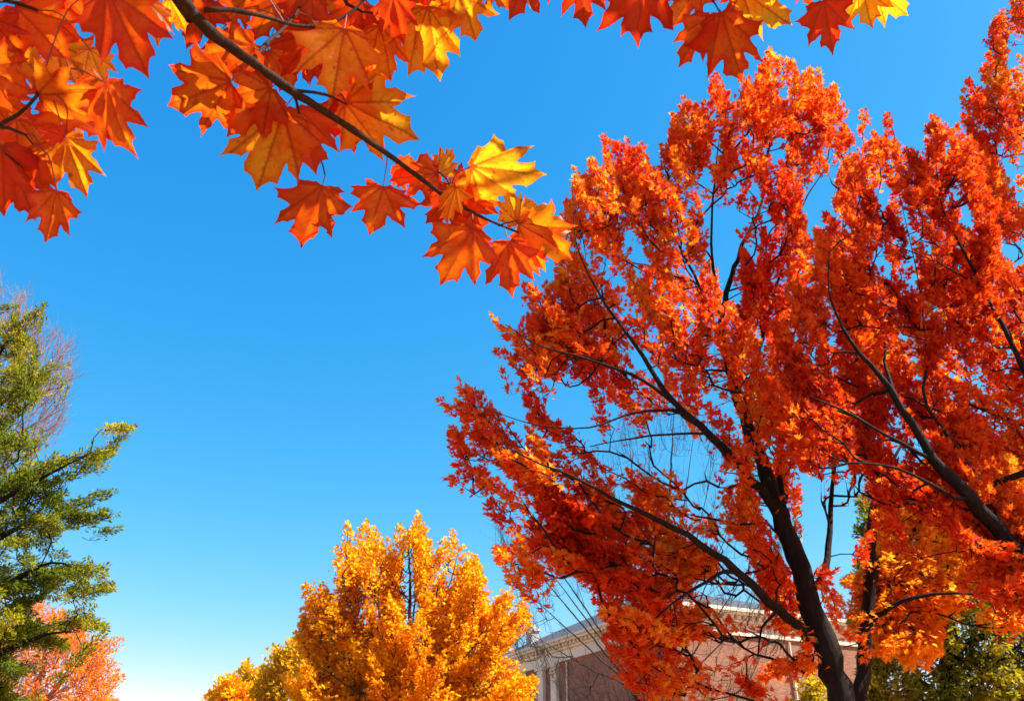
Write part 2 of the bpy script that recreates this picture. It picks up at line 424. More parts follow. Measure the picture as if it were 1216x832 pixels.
make_tree('maple_tree', 'large red maple with a forked black trunk in front of the brick building', 'tree',
    at(1012,860,10.3)*np.array([1,1,0]),
    [(1004,860,10.3,.23),(996,815,10.3,.22),(972,740,10.3,.20),(945,660,10.3,.175),(918,592,10.3,.145),(893,520,10.4,.12),(866,440,10.6,.09),(856,385,10.8,.065),(878,300,11,.05),(905,240,11.2,.032),(911,180,11.3,.018),(913,135,11.3,.006)],
    [[(975,770,10.3,.10),(935,735,10,.085),(890,690,9.7,.072),(860,665,9.5,.062),(800,625,9.2,.048),(740,598,9,.033),(690,570,8.8,.023),(640,550,8.7,.014),(600,530,8.6,.007)],
     [(925,610,10.3,.10),(880,555,10,.085),(830,505,9.8,.065),(790,465,9.7,.05),(755,410,9.7,.035),(715,355,9.7,.022),(685,290,9.7,.012),(680,220,9.7,.006)],
     [(812,488,9.7,.04),(760,450,9.5,.032),(700,427,9.4,.022),(640,410,9.3,.012),(600,385,9.2,.006)],
     [(808,486,9.7,.028),(755,490,9.4,.022),(700,507,9.2,.015),(640,505,9.1,.010),(560,480,9,.005)],
     [(885,560,10.1,.035),(850,520,9.6,.026),(805,515,9.3,.020),(740,522,9.1,.013),(700,530,9,.008)],
     [(972,700,10.3,.07),(985,650,10.5,.055),(986,600,10.6,.045),(990,560,10.7,.035),(1000,480,10.9,.022),(1010,400,11,.010)],
     [(940,640,10.4,.07),(928,590,10.6,.06),(926,540,10.8,.05),(940,480,11,.038),(965,400,11.2,.025),(985,320,11.3,.012)],
     [(882,490,10.4,.06),(900,420,10.9,.045),(925,330,11.2,.03),(950,250,11.4,.022),(980,200,11.5,.010),(995,175,11.5,.004)],
     [(862,430,10.6,.05),(835,350,10.6,.035),(800,280,10.6,.020),(775,235,10.6,.007)],
     [(866,420,10.6,.045),(845,300,10.9,.03),(850,200,11.1,.018),(855,160,11.2,.005)],
     [(870,672,9.6,.035),(840,690,9.3,.026),(800,715,9.1,.016),(760,750,9,.008)],
     [(925,725,9.9,.03),(905,745,9.6,.02),(900,780,9.5,.010)]],
    A_out, A_hol, 10.3, 3.4, 4300, .072, 'red', 'bark', seed=11, spray=(.36,.085), per=27, up=.55, front=.35, spike=9, align=1.35, gap=.0, rimn=.38, plume=(.85,.30,9), lr=.68, center=at(930,640,10.3))
# ---- crimson maple entering from the right edge
B_out = [(968,272),(981,256),(977,250),(993,231),(998,203),(1006,189),(1010,164),(1036,151),(1052,134),(1069,164),(1094,170),(1109,134),(1137,143),(1150,165),(1175,230),(1216,275),(1270,300),(1330,400),(1340,650),(1300,700),(1216,690),(1160,640),(1115,605),(1080,575),(1035,560),(975,560),(930,530),(905,470),(915,380),(935,320)]
make_tree('maple_tree', 'crimson maple whose leaning trunk enters from the right edge of the picture', 'tree',
    np.array([7.6,8.7,0]),
    [(1330,800,8.7,.20),(1260,715,8.7,.175),(1216,662,8.7,.155),(1180,622,8.7,.135),(1140,577,8.6,.11),(1110,543,8.6,.09),(1072,485,8.5,.065),(1045,445,8.5,.05),(1010,405,8.5,.032),(985,350,8.5,.016),(985,300,8.5,.007)],
    [[(1200,640,8.7,.06),(1182,613,8.8,.052),(1156,563,8.9,.045),(1124,516,9,.038),(1100,483,9,.032),(1096,460,9,.028),(1102,429,9.1,.022),(1099,404,9.1,.016),(1090,330,9.1,.010),(1070,240,9.1,.005)],
     [(1150,600,8.6,.035),(1102,573,8.4,.028),(1066,556,8.3,.022),(1012,549,8.2,.014),(976,556,8.1,.007)],
     [(1108,548,8.6,.04),(1052,516,8.4,.03),(1001,487,8.2,.02),(960,470,8.1,.009)],
     [(1275,560,8.8,.085),(1240,480,8.9,.07),(1216,440,8.9,.055),(1190,385,8.9,.042),(1165,340,8.9,.033),(1145,300,8.9,.025),(1120,250,8.9,.013),(1112,205,8.9,.004)],
     [(1075,490,8.5,.04),(1052,440,8.8,.03),(1050,400,8.9,.022),(1030,300,9,.012),(1043,230,9,.004)],
     [(1165,340,8.9,.02),(1110,310,8.6,.014),(1060,290,8.5,.008),(1010,260,8.4,.004)],
     [(1295,740,8.7,.11),(1290,640,8.8,.10),(1275,560,8.8,.085)]],
    B_out, [[(985,205),(1012,172),(1030,150),(1036,165),(1005,188),(995,205),(990,235),(975,252),(966,268),(962,225)], [(1185,288),(1216,285),(1240,310),(1190,312)], [(952,560),(975,572),(1030,560),(1030,640),(985,670),(950,610)]],
    8.9, 2.4, 2200, .066, 'crimson', 'bark', seed=5, spray=(.36,.075), per=30, up=.75, front=.12, spike=9, align=1.4, gap=.0, rimn=.36, plume=(.8,.24,9), lr=.6, center=at(1190,620,8.7))
# ---- slim maple behind
C_out = [(1035,560),(1100,545),(1200,540),(1290,600),(1290,720),(1216,742),(1150,715),(1119,779),(1100,798),(1080,795),(1048,779),(1010,745),(992,720),(1000,690),(1025,670),(1035,620)]
make_tree('maple_tree', 'slim dark trunked maple with amber leaves just right of the large red maple', 'tree',
    at(1022,860,12)*np.array([1,1,0]),
    [(1022,860,12,.10),(1024,800,12,.095),(1031,720,12,.085),(1036,640,12,.075),(1040,580,12,.065),(1046,520,12,.05),(1050,440,12,.035),(1056,370,12,.02),(1060,310,12,.008)],
    [[(1042,590,12,.04),(1052,560,12.2,.03),(1075,520,12.4,.018),(1090,480,12.5,.008)],
     [(1034,690,12,.045),(1062,665,12.2,.035),(1085,630,12.4,.025),(1110,590,12.5,.012)],
     [(1062,665,12.2,.025),(1100,645,12.5,.018),(1140,618,12.7,.009)],
     [(1032,740,12,.04),(1062,718,11.8,.03),(1110,705,11.6,.022),(1170,706,11.5,.014),(1216,714,11.4,.007)],
     [(1033,705,12,.03),(1090,682,12.3,.02),(1150,684,12.5,.009)]],
    C_out, [], 12.3, 2.4, 520, .070, 'orange', 'bark', seed=8, spray=(.5,.13), per=42, up=.4, front=.4, gap=.3, center=at(1060,680,12.2))
# ---- orange tree top right, further back
D_out = [(1215,-60),(1190,0),(1174,50),(1160,63),(1158,88),(1137,77),(1130,113),(1148,140),(1135,170),(1160,230),(1080,280),(1040,340),(1060,480),(1140,560),(1300,600),(1420,400),(1420,-60)]
make_tree('maple_tree', 'tall bright orange maple in the top right corner behind the crimson one', 'tree',
    np.array([11.2,13.6,0]),
    [(1390,860,13.6,.25),(1370,700,13.6,.22),(1340,520,13.6,.17),(1310,330,13.6,.10),(1290,150,13.6,.05),(1285,0,13.6,.02)],
    [[(1345,540,13.6,.11),(1270,430,13.4,.07),(1200,350,13.2,.04),(1140,310,13.1,.015)],
     [(1330,420,13.6,.09),(1270,270,13.5,.055),(1220,170,13.4,.03),(1170,90,13.3,.010)],
     [(1350,600,13.6,.08),(1250,520,13.2,.05),(1150,480,13,.02)]],
    D_out, [[(1185,290),(1216,287),(1240,308),(1190,310)], [(1120,410),(1150,405),(1165,425),(1130,432)]], 13.6, 4.0, 2700, .086, 'red', 'bark', seed=21, spray=(.5,.12), per=32, up=.75, spike=10, align=1.4, rimn=.4, plume=(1.2,.32,9), tpl='star', center=at(1330,500,13.6))

# ---- golden tree, bottom centre
G_out = [(330,860),(335,800),(360,770),(388,745),(377,735),(356,729),(360,690),(392,684),(395,648),(417,644),(414,619),(435,619),(457,637),(475,622),(497,610),(508,632),(540,624),(547,643),(566,635),(580,659),(593,677),(589,704),(603,700),(610,694),(626,708),(616,728),(600,742),(604,782),(625,790),(638,803),(634,832),(620,870),(480,880)]
make_tree('maple_tree', 'rounded golden orange tree standing left of the brick building', 'tree',
    at(482,890,22)*np.array([1,1,0]),
    [(482,890,22,.2),(483,850,22,.19),(484,810,22,.16),(486,760,22,.11),(487,700,22,.07),(485,650,22,.04),(484,625,22,.015)],
    [[(483,830,22,.09),(460,795,21.6,.06),(440,765,21.4,.035),(415,720,21.2,.015)],
     [(484,820,22,.08),(468,790,21.5,.06),(455,750,21.4,.04),(440,680,21.4,.015)],
     [(485,800,22,.08),(510,750,21.8,.05),(535,690,21.7,.025),(545,650,21.7,.01)],
     [(484,840,22,.08),(530,800,21.5,.05),(570,760,21.3,.025),(600,725,21.2,.01)],
     [(483,850,22,.07),(430,825,21.3,.045),(380,790,21,.02)],
     [(485,780,22,.06),(492,720,22.3,.045),(494,660,22.4,.02)]],
    G_out, [[(478,655),(490,650),(492,690),(492,735),(482,735),(480,700)]], 22, 4.6, 3200, .088, 'gold', 'bark_brown', seed=31, tpl='star', spray=(.55,.17), per=36, up=.75, rw=80, plume=(1.0,.52,9), lr=.5, spike=8, align=1.2, gap=-.2, tw=.007, center=at(482,830,22))
# ---- distant yellow trees left of it
make_tree('broadleaf_tree', 'distant olive and gold tree tucked behind the golden tree on its left', 'tree',
    at(365,900,31)*np.array([1,1,0]), [(365,900,31,.2),(365,850,31,.17),(362,810,31,.1),(360,770,31,.03)], [],
    [(290,860),(300,815),(312,790),(327,767),(345,756),(372,748),(400,760),(420,800),(420,860)], [], 31, 4.5, 520, .16, 'oldgold', 'bark_grey', seed=41, tpl='oval', spray=(.8,.35), per=30, up=.5, rw=60, tw=.01, center=at(362,850,31))
make_tree('broadleaf_tree', 'lowest and leftmost far yellow tree at the bottom edge', 'tree',
    at(276,900,38)*np.array([1,1,0]), [(276,900,38,.2),(276,850,38,.16),(277,820,38,.08),(278,805,38,.03)], [],
    [(245,860),(249,822),(262,803),(276,801),(288,805),(300,812),(312,830),(318,860)], [], 38, 4.0, 260, .22, 'gold', 'bark_grey', seed=42, tpl='oval', spray=(.8,.35), per=28, up=.5, rw=40, tw=.01, center=at(276,850,38))
make_tree('broadleaf_tree', 'far pale green yellow tree peeking between two golden trees', 'tree',
    at(303,900,45)*np.array([1,1,0]), [(303,900,45,.2),(303,850,45,.16),(300,810,45,.08),(296,790,45,.03)], [],
    [(268,860),(275,815),(284,792),(293,783),(306,790),(316,800),(330,820),(335,860)], [], 45, 4.0, 240, .22, 'oldgold', 'bark_grey', seed=43, tpl='oval', spray=(1.0,.35), per=24, up=.7, rw=40, tw=.012, center=at(303,850,45))

# ---- green tree left edge
H_out = [(-120,330),(-60,345),(0,378),(20,362),(37,350),(55,362),(37,383),(45,406),(88,430),(62,466),(25,486),(-10,496),(0,505),(55,504),(80,535),(117,529),(160,506),(152,525),(130,550),(80,568),(92,590),(163,585),(150,628),(110,620),(92,645),(140,668),(136,700),(86,689),(74,713),(128,745),(80,768),(49,775),(37,800),(30,832),(0,860),(-150,880)]
H_hol = [[(75,575),(110,560),(118,572),(80,592)], [(70,630),(90,628),(110,655),(90,668),(76,650)], [(38,715),(78,712),(74,728),(50,745)], [(25,492),(60,470),(80,520),(45,500)]]
make_tree('evergreen_tree', 'green evergreen with layered boughs at the left edge', 'tree',
    np.array([-8.4,13,0]),
    [(-75,880,13,.25),(-70,780,13,.22),(-62,650,13,.17),(-55,500,13,.11),(-45,400,13,.06),(-40,340,13,.02)],
    [[(-66,640,13,.08),(-10,600,12.6,.05),(60,562,12.3,.020),(105,540,12.1,.006)],
     [(-68,700,13,.08),(-5,640,12.8,.05),(70,612,12.6,.022),(110,600,12.5,.006)],
     [(-60,560,13,.06),(-10,490,12.8,.04),(40,450,12.7,.015),(60,440,12.6,.006)],
     [(-55,500,13,.05),(-15,440,12.8,.03),(30,375,12.7,.010)],
     [(-70,760,13,.07),(0,700,12.6,.05),(60,668,12.4,.02),(100,680,12.3,.006)],
     [(-72,820,13,.07),(0,775,12.5,.05),(60,752,12.3,.018),(90,750,12.2,.006)]],
    H_out, H_hol, 12.8, 3.4, 2600, .068, 'green', 'bark', seed=51, tpl='narrow', spray=(.32,.085), per=62, up=.10, spike=6, align=1.3, rw=90, flat=.6, plume=(.8,.20,8), gap=-1, center=at(-66,640,13), leafy=.3)
# ---- pink orange tree below it
make_tree('broadleaf_tree', 'feathery pink and orange tree under the green evergreen', 'tree',
    at(40,900,19)*np.array([1,1,0]), [(40,900,19,.18),(42,860,19,.15),(48,810,19,.08),(55,760,19,.03)],
    [[(42,850,19,.06),(80,800,18.8,.04),(115,765,18.7,.012)]],
    [(-60,860),(-50,760),(0,740),(30,716),(48,712),(76,722),(100,740),(129,757),(143,757),(137,785),(146,800),(136,815),(140,832),(120,870)], [], 19, 3.6, 650, .09, 'pink', 'bark_pink', seed=55, tpl='narrow', spray=(.6,.16), per=40, up=.15, rw=60, tw=.006, center=at(20,860,19))
# ---- bare tree behind it
def fan(cx, cy, tips, Y, r):
    out = []
    for tx, ty in tips:
        out.append([(cx, cy, Y, r), (cx+(tx-cx)*.35, cy+(ty-cy)*.45, Y, r*.6), (cx+(tx-cx)*.7, cy+(ty-cy)*.75, Y+.2, r*.35), (tx, ty, Y+.3, r*.12)])
    return out
make_tree('bare_tree', 'leafless pinkish twigged tree behind the green evergreen', 'tree',
    at(-45,900,20)*np.array([1,1,0]), [(-45,900,20,.2),(-45,760,20,.16),(-42,620,20,.12),(-38,520,20,.07),(-35,440,20,.03),(-30,360,20,.01)],
    fan(-42,560,[(88,400),(70,455),(30,345),(0,325),(85,480)],20,.05),
    [(-100,320),(0,325),(30,340),(70,385),(90,400),(88,440),(80,490),(20,520),(-100,520)], [], 20, 3.5, 600, .05, 'red', 'bark_pink', seed=57, spray=(.9,.1), per=-5, up=.35, rw=60, tw=.007, r_exp=.3, center=at(-42,620,20))
# ---- bare tree in front of the building
def stems(tips, Y, seed):
    rg = np.random.default_rng(seed); out = []
    for tx, ty, r_ in tips:
        dx = tx-778; y1 = 850
        r_ *= .62
        out.append([(778+dx*.03, 890, Y, r_), (778+dx*.16, y1-30, Y+rg.normal(0, .3), r_*.85), (778+dx*.42, 832-(832-ty)*.38, Y+rg.normal(0, .4), r_*.62), (778+dx*.72, 832-(832-ty)*.70, Y+rg.normal(0, .5), r_*.4), (tx, ty, Y+rg.normal(0, .6), .006)])
    return out
make_tree('bare_tree', 'leafless many stemmed tree in front of the brick building', 'tree',
    at(778,900,26)*np.array([1,1,0]), [(778,900,26,.15),(780,850,26,.12),(784,790,26,.10),(788,720,26,.08),(792,640,26,.06),(797,560,26,.035),(800,490,26,.01)],
    stems([(770,520,.08),(745,500,.07),(715,540,.07),(690,580,.07),(655,590,.07),(628,622,.075),(606,640,.07),(612,690,.06),(640,660,.07),(670,620,.06),(826,500,.07),(850,540,.065),(880,590,.06),(905,650,.06),(920,700,.05),(735,590,.06),(815,600,.06),(600,735,.045)], 25.8, 4),
    [(590,620),(640,580),(690,530),(740,490),(800,470),(850,490),(900,560),(925,640),(930,740),(900,820),(760,832),(660,800),(600,740)], [], 25.8, 5.0, 700, .05, 'red', 'bark_grey', seed=61, spray=(1.0,.1), per=-4, up=.85, rw=120, tw=.0055, r_exp=.30, plen=.12, center=at(778,880,26))

# ---- evergreen and yellow tree lower right
make_tree('evergreen_tree', 'dark green evergreen in the lower right corner behind the maples', 'tree',
    at(1130,900,21)*np.array([1,1,0]), [(1130,900,21,.3),(1128,800,21,.25),(1120,680,21,.17),(1110,600,21,.08),(1104,540,21,.02)],
    [[(1122,740,21,.07),(1070,700,20.5,.04),(1022,690,20.2,.012)], [(1116,660,21,.06),(1065,620,20.6,.035),(1024,612,20.4,.01)],
     [(1127,780,21,.09),(1180,750,20.2,.06),(1240,740,20,.02)], [(1127,830,21,.08),(1170,800,20,.05),(1216,760,19.6,.02)]],
    [(1075,570),(1045,585),(1022,592),(1030,612),(1017,625),(1030,650),(1020,668),(1024,700),(1008,740),(1020,800),(1015,860),(1300,880),(1300,600),(1200,570),(1120,540)],
    [], 21, 5.5, 2500, .11, 'fir', 'bark', seed=71, tpl='oval', spray=(.5,.2), per=40, up=.1, rw=90, tw=.006, flat=.4, center=at(1120,720,21))
make_tree('broadleaf_tree', 'yellow tree glowing between the maples at the right', 'tree',
    at(1260,900,16.5)*np.array([1,1,0]), [(1260,900,16.5,.15),(1258,800,16.5,.12),(1245,700,16.5,.08),(1225,620,16.5,.04),(1205,560,16.5,.01)], [],
    [(1090,560),(1160,520),(1230,510),(1300,560),(1300,700),(1220,700),(1150,690),(1100,650)], [], 16.5, 2.5, 560, .1, 'olive', 'bark', seed=73, tpl='star', spray=(.5,.2), per=30, up=.3, rw=70, center=at(1180,680,16.5))
make_tree('shrub', 'small yellow green shrub at the foot of the building behind the large trunk', 'shrub',
    np.array([9.3,26,0]), [(958,900,26,.06),(960,860,26,.05),(962,830,26,.02)], [],
    [(935,880),(938,832),(948,808),(962,800),(978,808),(992,830),(1000,880)], [], 26, 2.0, 160, .12, 'olive', 'bark', seed=75, tpl='oval', spray=(.4,.2), per=26, up=.5, rw=40, center=at(962,860,26))

# ------------------------------------------------------------------ the near maple overhead
def maple_outline(rng):
    R_ = [(.085,-.045),(.22,-.04),(.37,.0),(.335,.085),(.46,.155),(.63,.20),(.525,.285),(.515,.365),(.35,.415),(.435,.53),(.475,.79),(.355,.715),(.285,.68),(.195,.61),(.205,.765),(.215,.865),(.115,.885)]
    def side(sg):
        a = 1+rng.normal(0, .09); b = rng.normal(0, .03)
        return [(sg*(x*a+rng.normal(0, .018)), y+b*x*3+rng.normal(0, .018)) for x, y in R_]
    r = side(1); l = side(-1)[::-1]
    pts = [(0, 0)]+r+[(rng.normal(0, .02), 1.08)]+l
    out = []; n = len(pts)
    for i in range(n):
        a = np.array(pts[i]); b = np.array(pts[(i+1) % n]); out.append(a)
        d = b-a; l_ = np.linalg.norm(d); nn = np.array([-d[1], d[0]])/max(l_, 1e-6)
        for t in ((.33, .67) if l_ > .1 else (.5,)):
            out.append(a+d*t+nn*l_*.07*math.sin(math.pi*t)*(1 if True else 0))
    return [Vector(p) for p in out]
def seg_d(P, a, b):
    ab = b-a; t = np.clip(((P-a)@ab)/(ab@ab), 0, 1); return np.linalg.norm(P-(a+t[:, None]*ab), axis=1), t
def leaf_mesh(rng, B, T, nrm_v, curl, petiole=None, roll_w=1.0):
    """B base, T tip (3D), nrm_v facing direction; returns mesh in world coords"""
    ol = maple_outline(rng)
    Lw = np.linalg.norm(T-B)/1.08
    pts = list(ol); ne = len(ol); edges = [(i, (i+1) % ne) for i in range(ne)]
    veins = [((0, 0), (0, 1.04)), ((0, 0), (.60, .20)), ((0, 0), (-.60, .20)), ((0, 0), (.455, .76)), ((0, 0), (-.455, .76)), ((0, 0), (.34, .01)), ((0, 0), (-.34, .01))]
    sec = []
    for (a, b) in veins[:5]:
        a = np.array(a); b = np.array(b); d = b-a; ln_ = np.linalg.norm(d); d = d/ln_; pn = np.array([-d[1], d[0]])
        for t in (.30, .45, .60, .74):
            for sgn in (1, -1):
                s0 = a+d*ln_*(t+.03*sgn); sec.append((s0, s0+(d*.8+pn*sgn*.62)*ln_*.24*(1.15-t)))
    olp = [(p.x, p.y) for p in ol]
    g = .036; gx = np.arange(-.7, .7, g); gy = np.arange(-.1, 1.1, g*.87); G = []
    for k, yy in enumerate(gy):
        for xx in gx: G.append((xx+(k % 2)*g*.5, yy))
    VP = []
    for (a, b) in veins:
        a = np.array(a); b = np.array(b); m = int(np.linalg.norm(b-a)/.03)
        for i in range(1, m): VP.append(a+(b-a)*i/m)
    for (a, b) in sec:
        m = max(2, int(np.linalg.norm(b-a)/.03))
        for i in range(0, m+1): VP.append(a+(b-a)*i/m)
    VP = np.array(VP); G = np.array(G)
    # grid points not on a vein
    dm = np.min(np.linalg.norm(G[:, None]-VP[None], axis=2), axis=1); G = G[dm > .018]
    Q = np.vstack([VP, G]); ok = inside(olp, Q[:, 0], Q[:, 1]) & (edge_dist(olp, Q[:, 0], Q[:, 1]) > .010); Q = Q[ok]
    allp = pts+[Vector(q) for q in Q]
    co, _, fc, *_ = delaunay_2d_cdt(allp, edges, [list(range(ne))], 1, 1e-5)
    P = np.array([(c.x, c.y) for c in co]); fc = [tuple(f) for f in fc if len(f) == 3]
    dv = np.full(len(P), 1e9); prim = np.full(len(P), 1e9)
    for (a, b) in veins:
        d, t = seg_d(P, np.array(a), np.array(b)); prim = np.minimum(prim, d)
    dsec = np.full(len(P), 1e9)
    for (a, b) in sec:
        d, t = seg_d(P, a, b); dsec = np.minimum(dsec, d)
    vein = np.maximum(np.exp(-(prim/.011)**2), .28*np.exp(-(dsec/.012)**2))
    x, y = P[:, 0], P[:, 1]
    k1, k2, k3, k4 = rng.normal(0, 1, 4)
    z = .055*(np.clip(prim, 0, .14)/.14)**.8*1.0                 # blade puffs up between the ribs
    z = z+curl*(.28*x*x+.20*(y-.4)**2)+.10*abs(curl)*np.abs(x)*(1+.4*k1)
    z = z+.018*np.sin(9*x+2*k2)*np.sin(8*y+3*k3)+.03*k4*x*y
    rr = np.hypot(x, y-.35); z = z-np.clip(rr-.48, 0, 1)**1.2*.45*rng.uniform(-.3, 1)
    Yv = (T-B)/np.linalg.norm(T-B); Xv = nrm(np.cross(Yv, nrm_v)); Zv = np.cross(Xv, Yv)
    W = B+Lw*(np.outer(x*roll_w, Xv)+np.outer(y, Yv)+np.outer(z, Zv))
    n0 = len(W); faces = [np.array(fc)]; vv = vein; mats = np.zeros(len(fc), np.int32)
    edge = np.clip(1-edge_dist(olp, x, y)/.09, 0, 1)
    if petiole is not None:
        pt, _ = catmull(petiole, .012); mb = MB(); mb.tube(pt, np.linspace(.0011, .0016, len(pt))[::-1], 5)
        W = np.vstack([W, np.concatenate(mb.v)]); q = np.array([f for f in mb.f if len(f) == 4])+n0
        faces.append(q); vv = np.r_[vv, np.ones(len(W)-n0)]; edge = np.r_[edge, np.zeros(len(W)-n0)]; mats = np.r_[mats, np.ones(len(q), np.int32)]
    me = np_mesh('leaf', W, faces, smooth=True, attrs={'vein': vv, 'edge': edge})
    me.polygons.foreach_set('material_index', mats)
    return me

def big_leaf_mat():
    m, nt, out = nt_mat('big_maple_leaf')
    oi = N(nt, 'ShaderNodeAttribute', attribute_name='tone', attribute_type='OBJECT')
    ve = N(nt, 'ShaderNodeAttribute', attribute_name='vein'); ed = N(nt, 'ShaderNodeAttribute', attribute_name='edge')
    tc = N(nt, 'ShaderNodeTexCoord'); no = N(nt, 'ShaderNodeTexNoise', Scale=14.0, Detail=5.0, Roughness=.6); L(nt, tc.outputs['Object'], no.inputs['Vector'])
    no2 = N(nt, 'ShaderNodeTexNoise', Scale=140.0, Detail=4.0); L(nt, tc.outputs['Object'], no2.inputs['Vector'])
    a = N(nt, 'ShaderNodeMath', operation='MULTIPLY_ADD'); a.inputs[1].default_value = .55; L(nt, no.outputs['Fac'], a.inputs[0]); L(nt, oi.outputs['Fac'], a.inputs[2])
    b = N(nt, 'ShaderNodeMath', operation='SUBTRACT'); b.inputs[1].default_value = .28; L(nt, a.outputs[0], b.inputs[0])
    e = N(nt, 'ShaderNodeMath', operation='MULTIPLY_ADD'); e.inputs[1].default_value = -.22; L(nt, ed.outputs['Fac'], e.inputs[0]); L(nt, b.outputs[0], e.inputs[2])
    f = N(nt, 'ShaderNodeMath', operation='MULTIPLY_ADD'); f.inputs[1].default_value = .10; L(nt, no2.outputs['Fac'], f.inputs[0]); L(nt, e.outputs[0], f.inputs[2])
    r1 = ramp(nt, [(0, (.18, .010, .007)), (.35, (.26, .022, .008)), (.7, (.42, .08, .010)), (1, (.62, .22, .02))])
    r2 = ramp(nt, [(0, (.55, .014, .003)), (.35, (.85, .07, .004)), (.7, (1, .32, .006)), (1, (1, .60, .015))])
    L(nt, f.outputs[0], r1.inputs[0]); L(nt, f.outputs[0], r2.inputs[0])
    def veined(src, c, k):
        mu = N(nt, 'ShaderNodeMath', operation='MULTIPLY'); mu.inputs[1].default_value = k; L(nt, ve.outputs['Fac'], mu.inputs[0])
        mx = N(nt, 'ShaderNodeMix', data_type='RGBA'); L(nt, mu.outputs[0], mx.inputs[0]); L(nt, src, mx.inputs[6]); mx.inputs[7].default_value = (*c, 1); return mx.outputs[2]
    sp = N(nt, 'ShaderNodeTexNoise', Scale=60.0, Detail=2.0); L(nt, tc.outputs['Object'], sp.inputs['Vector'])
    sr = ramp(nt, [(.66, (0, 0, 0)), (.72, (.75, .75, .75))]); L(nt, sp.outputs['Fac'], sr.inputs[0])
    vo = N(nt, 'ShaderNodeTexVoronoi', Scale=330.0, feature='DISTANCE_TO_EDGE'); L(nt, tc.outputs['Object'], vo.inputs['Vector'])
    vr = ramp(nt, [(0, (.30, .30, .30)), (.10, (0, 0, 0))]); L(nt, vo.outputs['Distance'], vr.inputs[0])
    def spotted(src, c):
        ad = N(nt, 'ShaderNodeMath', operation='MAXIMUM'); L(nt, sr.outputs[0], ad.inputs[0]); L(nt, vr.outputs[0], ad.inputs[1])
        mx = N(nt, 'ShaderNodeMix', data_type='RGBA'); L(nt, ad.outputs[0], mx.inputs[0]); L(nt, src, mx.inputs[6]); mx.inputs[7].default_value = (*c, 1); return mx.outputs[2]
    bs = N(nt, 'ShaderNodeBsdfPrincipled', Roughness=.42); bs.inputs['Specular IOR Level'].default_value = .35
    L(nt, veined(spotted(r1.outputs[0], (.16, .035, .012)), (.30, .03, .012), .75), bs.inputs['Base Color'])
    tr = N(nt, 'ShaderNodeBsdfTranslucent'); L(nt, veined(spotted(r2.outputs[0], (.45, .06, .005)), (.42, .03, .004), .8), tr.inputs['Color'])
    bp = N(nt, 'ShaderNodeBump', Strength=.25, Distance=.002); L(nt, no2.outputs['Fac'], bp.inputs['Height']); L(nt, bp.outputs[0], bs.inputs['Normal'])
    ms = N(nt, 'ShaderNodeMixShader'); ms.inputs[0].default_value = .72
    L(nt, bs.outputs[0], ms.inputs[1]); L(nt, tr.outputs[0], ms.inputs[2]); L(nt, ms.outputs[0], out.inputs[0])
    return m
M['big'] = big_leaf_mat()
M['petiole'] = flat_mat('leaf_stalk', (.16, .03, .015), .5)
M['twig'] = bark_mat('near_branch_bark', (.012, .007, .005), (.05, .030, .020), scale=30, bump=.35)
M['shade_canopy'] = leaf_mat('shade_canopy_foliage', [(0, (.5, .04, .01)), (1, (.82, .3, .02))], [(0, (.85, .08, .006)), (1, (1, .5, .02))], scale=1.5)

rng = np.random.default_rng(77)
near = empty('maple_tree', (-3.2, -1.6, 0), 'near maple whose big backlit leaves and dark branch hang overhead across the top', 'tree')
TP = np.array([-3.2, -1.6, 0])
fork = TP+np.array([.35, .25, 3.3])
mb = MB(); P, _ = catmull([TP-np.array([0, 0, .15]), TP+np.array([0, 0, .25]), TP+np.array([.1, .05, 1.6]), fork, fork+np.array([.15, .1, 1.4]), fork+np.array([.2, .3, 3.0]), fork+np.array([.3, .2, 4.2])], .15)
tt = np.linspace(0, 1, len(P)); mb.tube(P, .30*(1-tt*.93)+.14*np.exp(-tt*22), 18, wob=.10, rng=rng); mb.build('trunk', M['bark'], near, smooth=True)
skel = []; SK_R = []
def near_branch(world, radii, name='branch', k=10, jit=.0):
    P, par = catmull(world, .02); R = np.interp(par, np.arange(len(radii)), radii)
    P = P+rng.normal(0, 1, P.shape)*(R*.05)[:, None]
    # slight swelling where buds and side twigs leave
    sw = 1+.22*np.exp(-((np.cumsum(np.r_[0, np.linalg.norm(np.diff(P, axis=0), axis=1)]) % .17-.08)/.012)**2)
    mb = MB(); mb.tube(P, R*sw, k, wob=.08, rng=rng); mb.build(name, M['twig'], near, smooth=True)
    skel.append(P); return P
def pt(l): return [att(*q) for q in l]
main = pt([(175,-60,1.62),(212,-5,1.68),(250,38,1.72),(300,74,1.76),(345,107,1.80),(385,132,1.84),(430,162,1.88),(480,197,1.93),(530,234,1.98),(575,259,2.02),(618,277,2.06)])
near_branch([fork+np.array([.05, 0, .2]), fork+np.array([.7, .5, .75]), np.array([-1.4, -.1, 3.75])]+main,
            [.05, .042, .030, .0165, .0135, .0115, .010, .0092, .0078, .0068, .0056, .0046, .0036, .0024], k=12)
near_branch(pt([(243,12,1.70),(275,12,1.74),(315,20,1.80),(350,30,1.86),(385,30,1.9),(420,12,1.95),(450,-20,2.0)]), [.006,.005,.0045,.004,.0036,.003,.0026], 'twig', 7)
near_branch(pt([(345,107,1.80),(352,120,1.82),(362,160,1.85),(383,195,1.88),(386,208,1.88)]), [.004,.0032,.0026,.002,.0016], 'twig', 6)
near_branch(pt([(300,72,1.77),(318,50,1.85),(345,25,1.95),(370,-15,2.05)]), [.005,.004,.003,.003], 'twig', 6)
near_branch(pt([(345,107,1.80),(385,112,1.85),(412,124,1.9)]), [.004,.003,.002], 'twig', 6)
near_branch(pt([(400,-40,2.0),(412,5,2.0),(430,14,2.0),(458,17,2.0)]), [.005,.0045,.003,.0022], 'twig', 6)
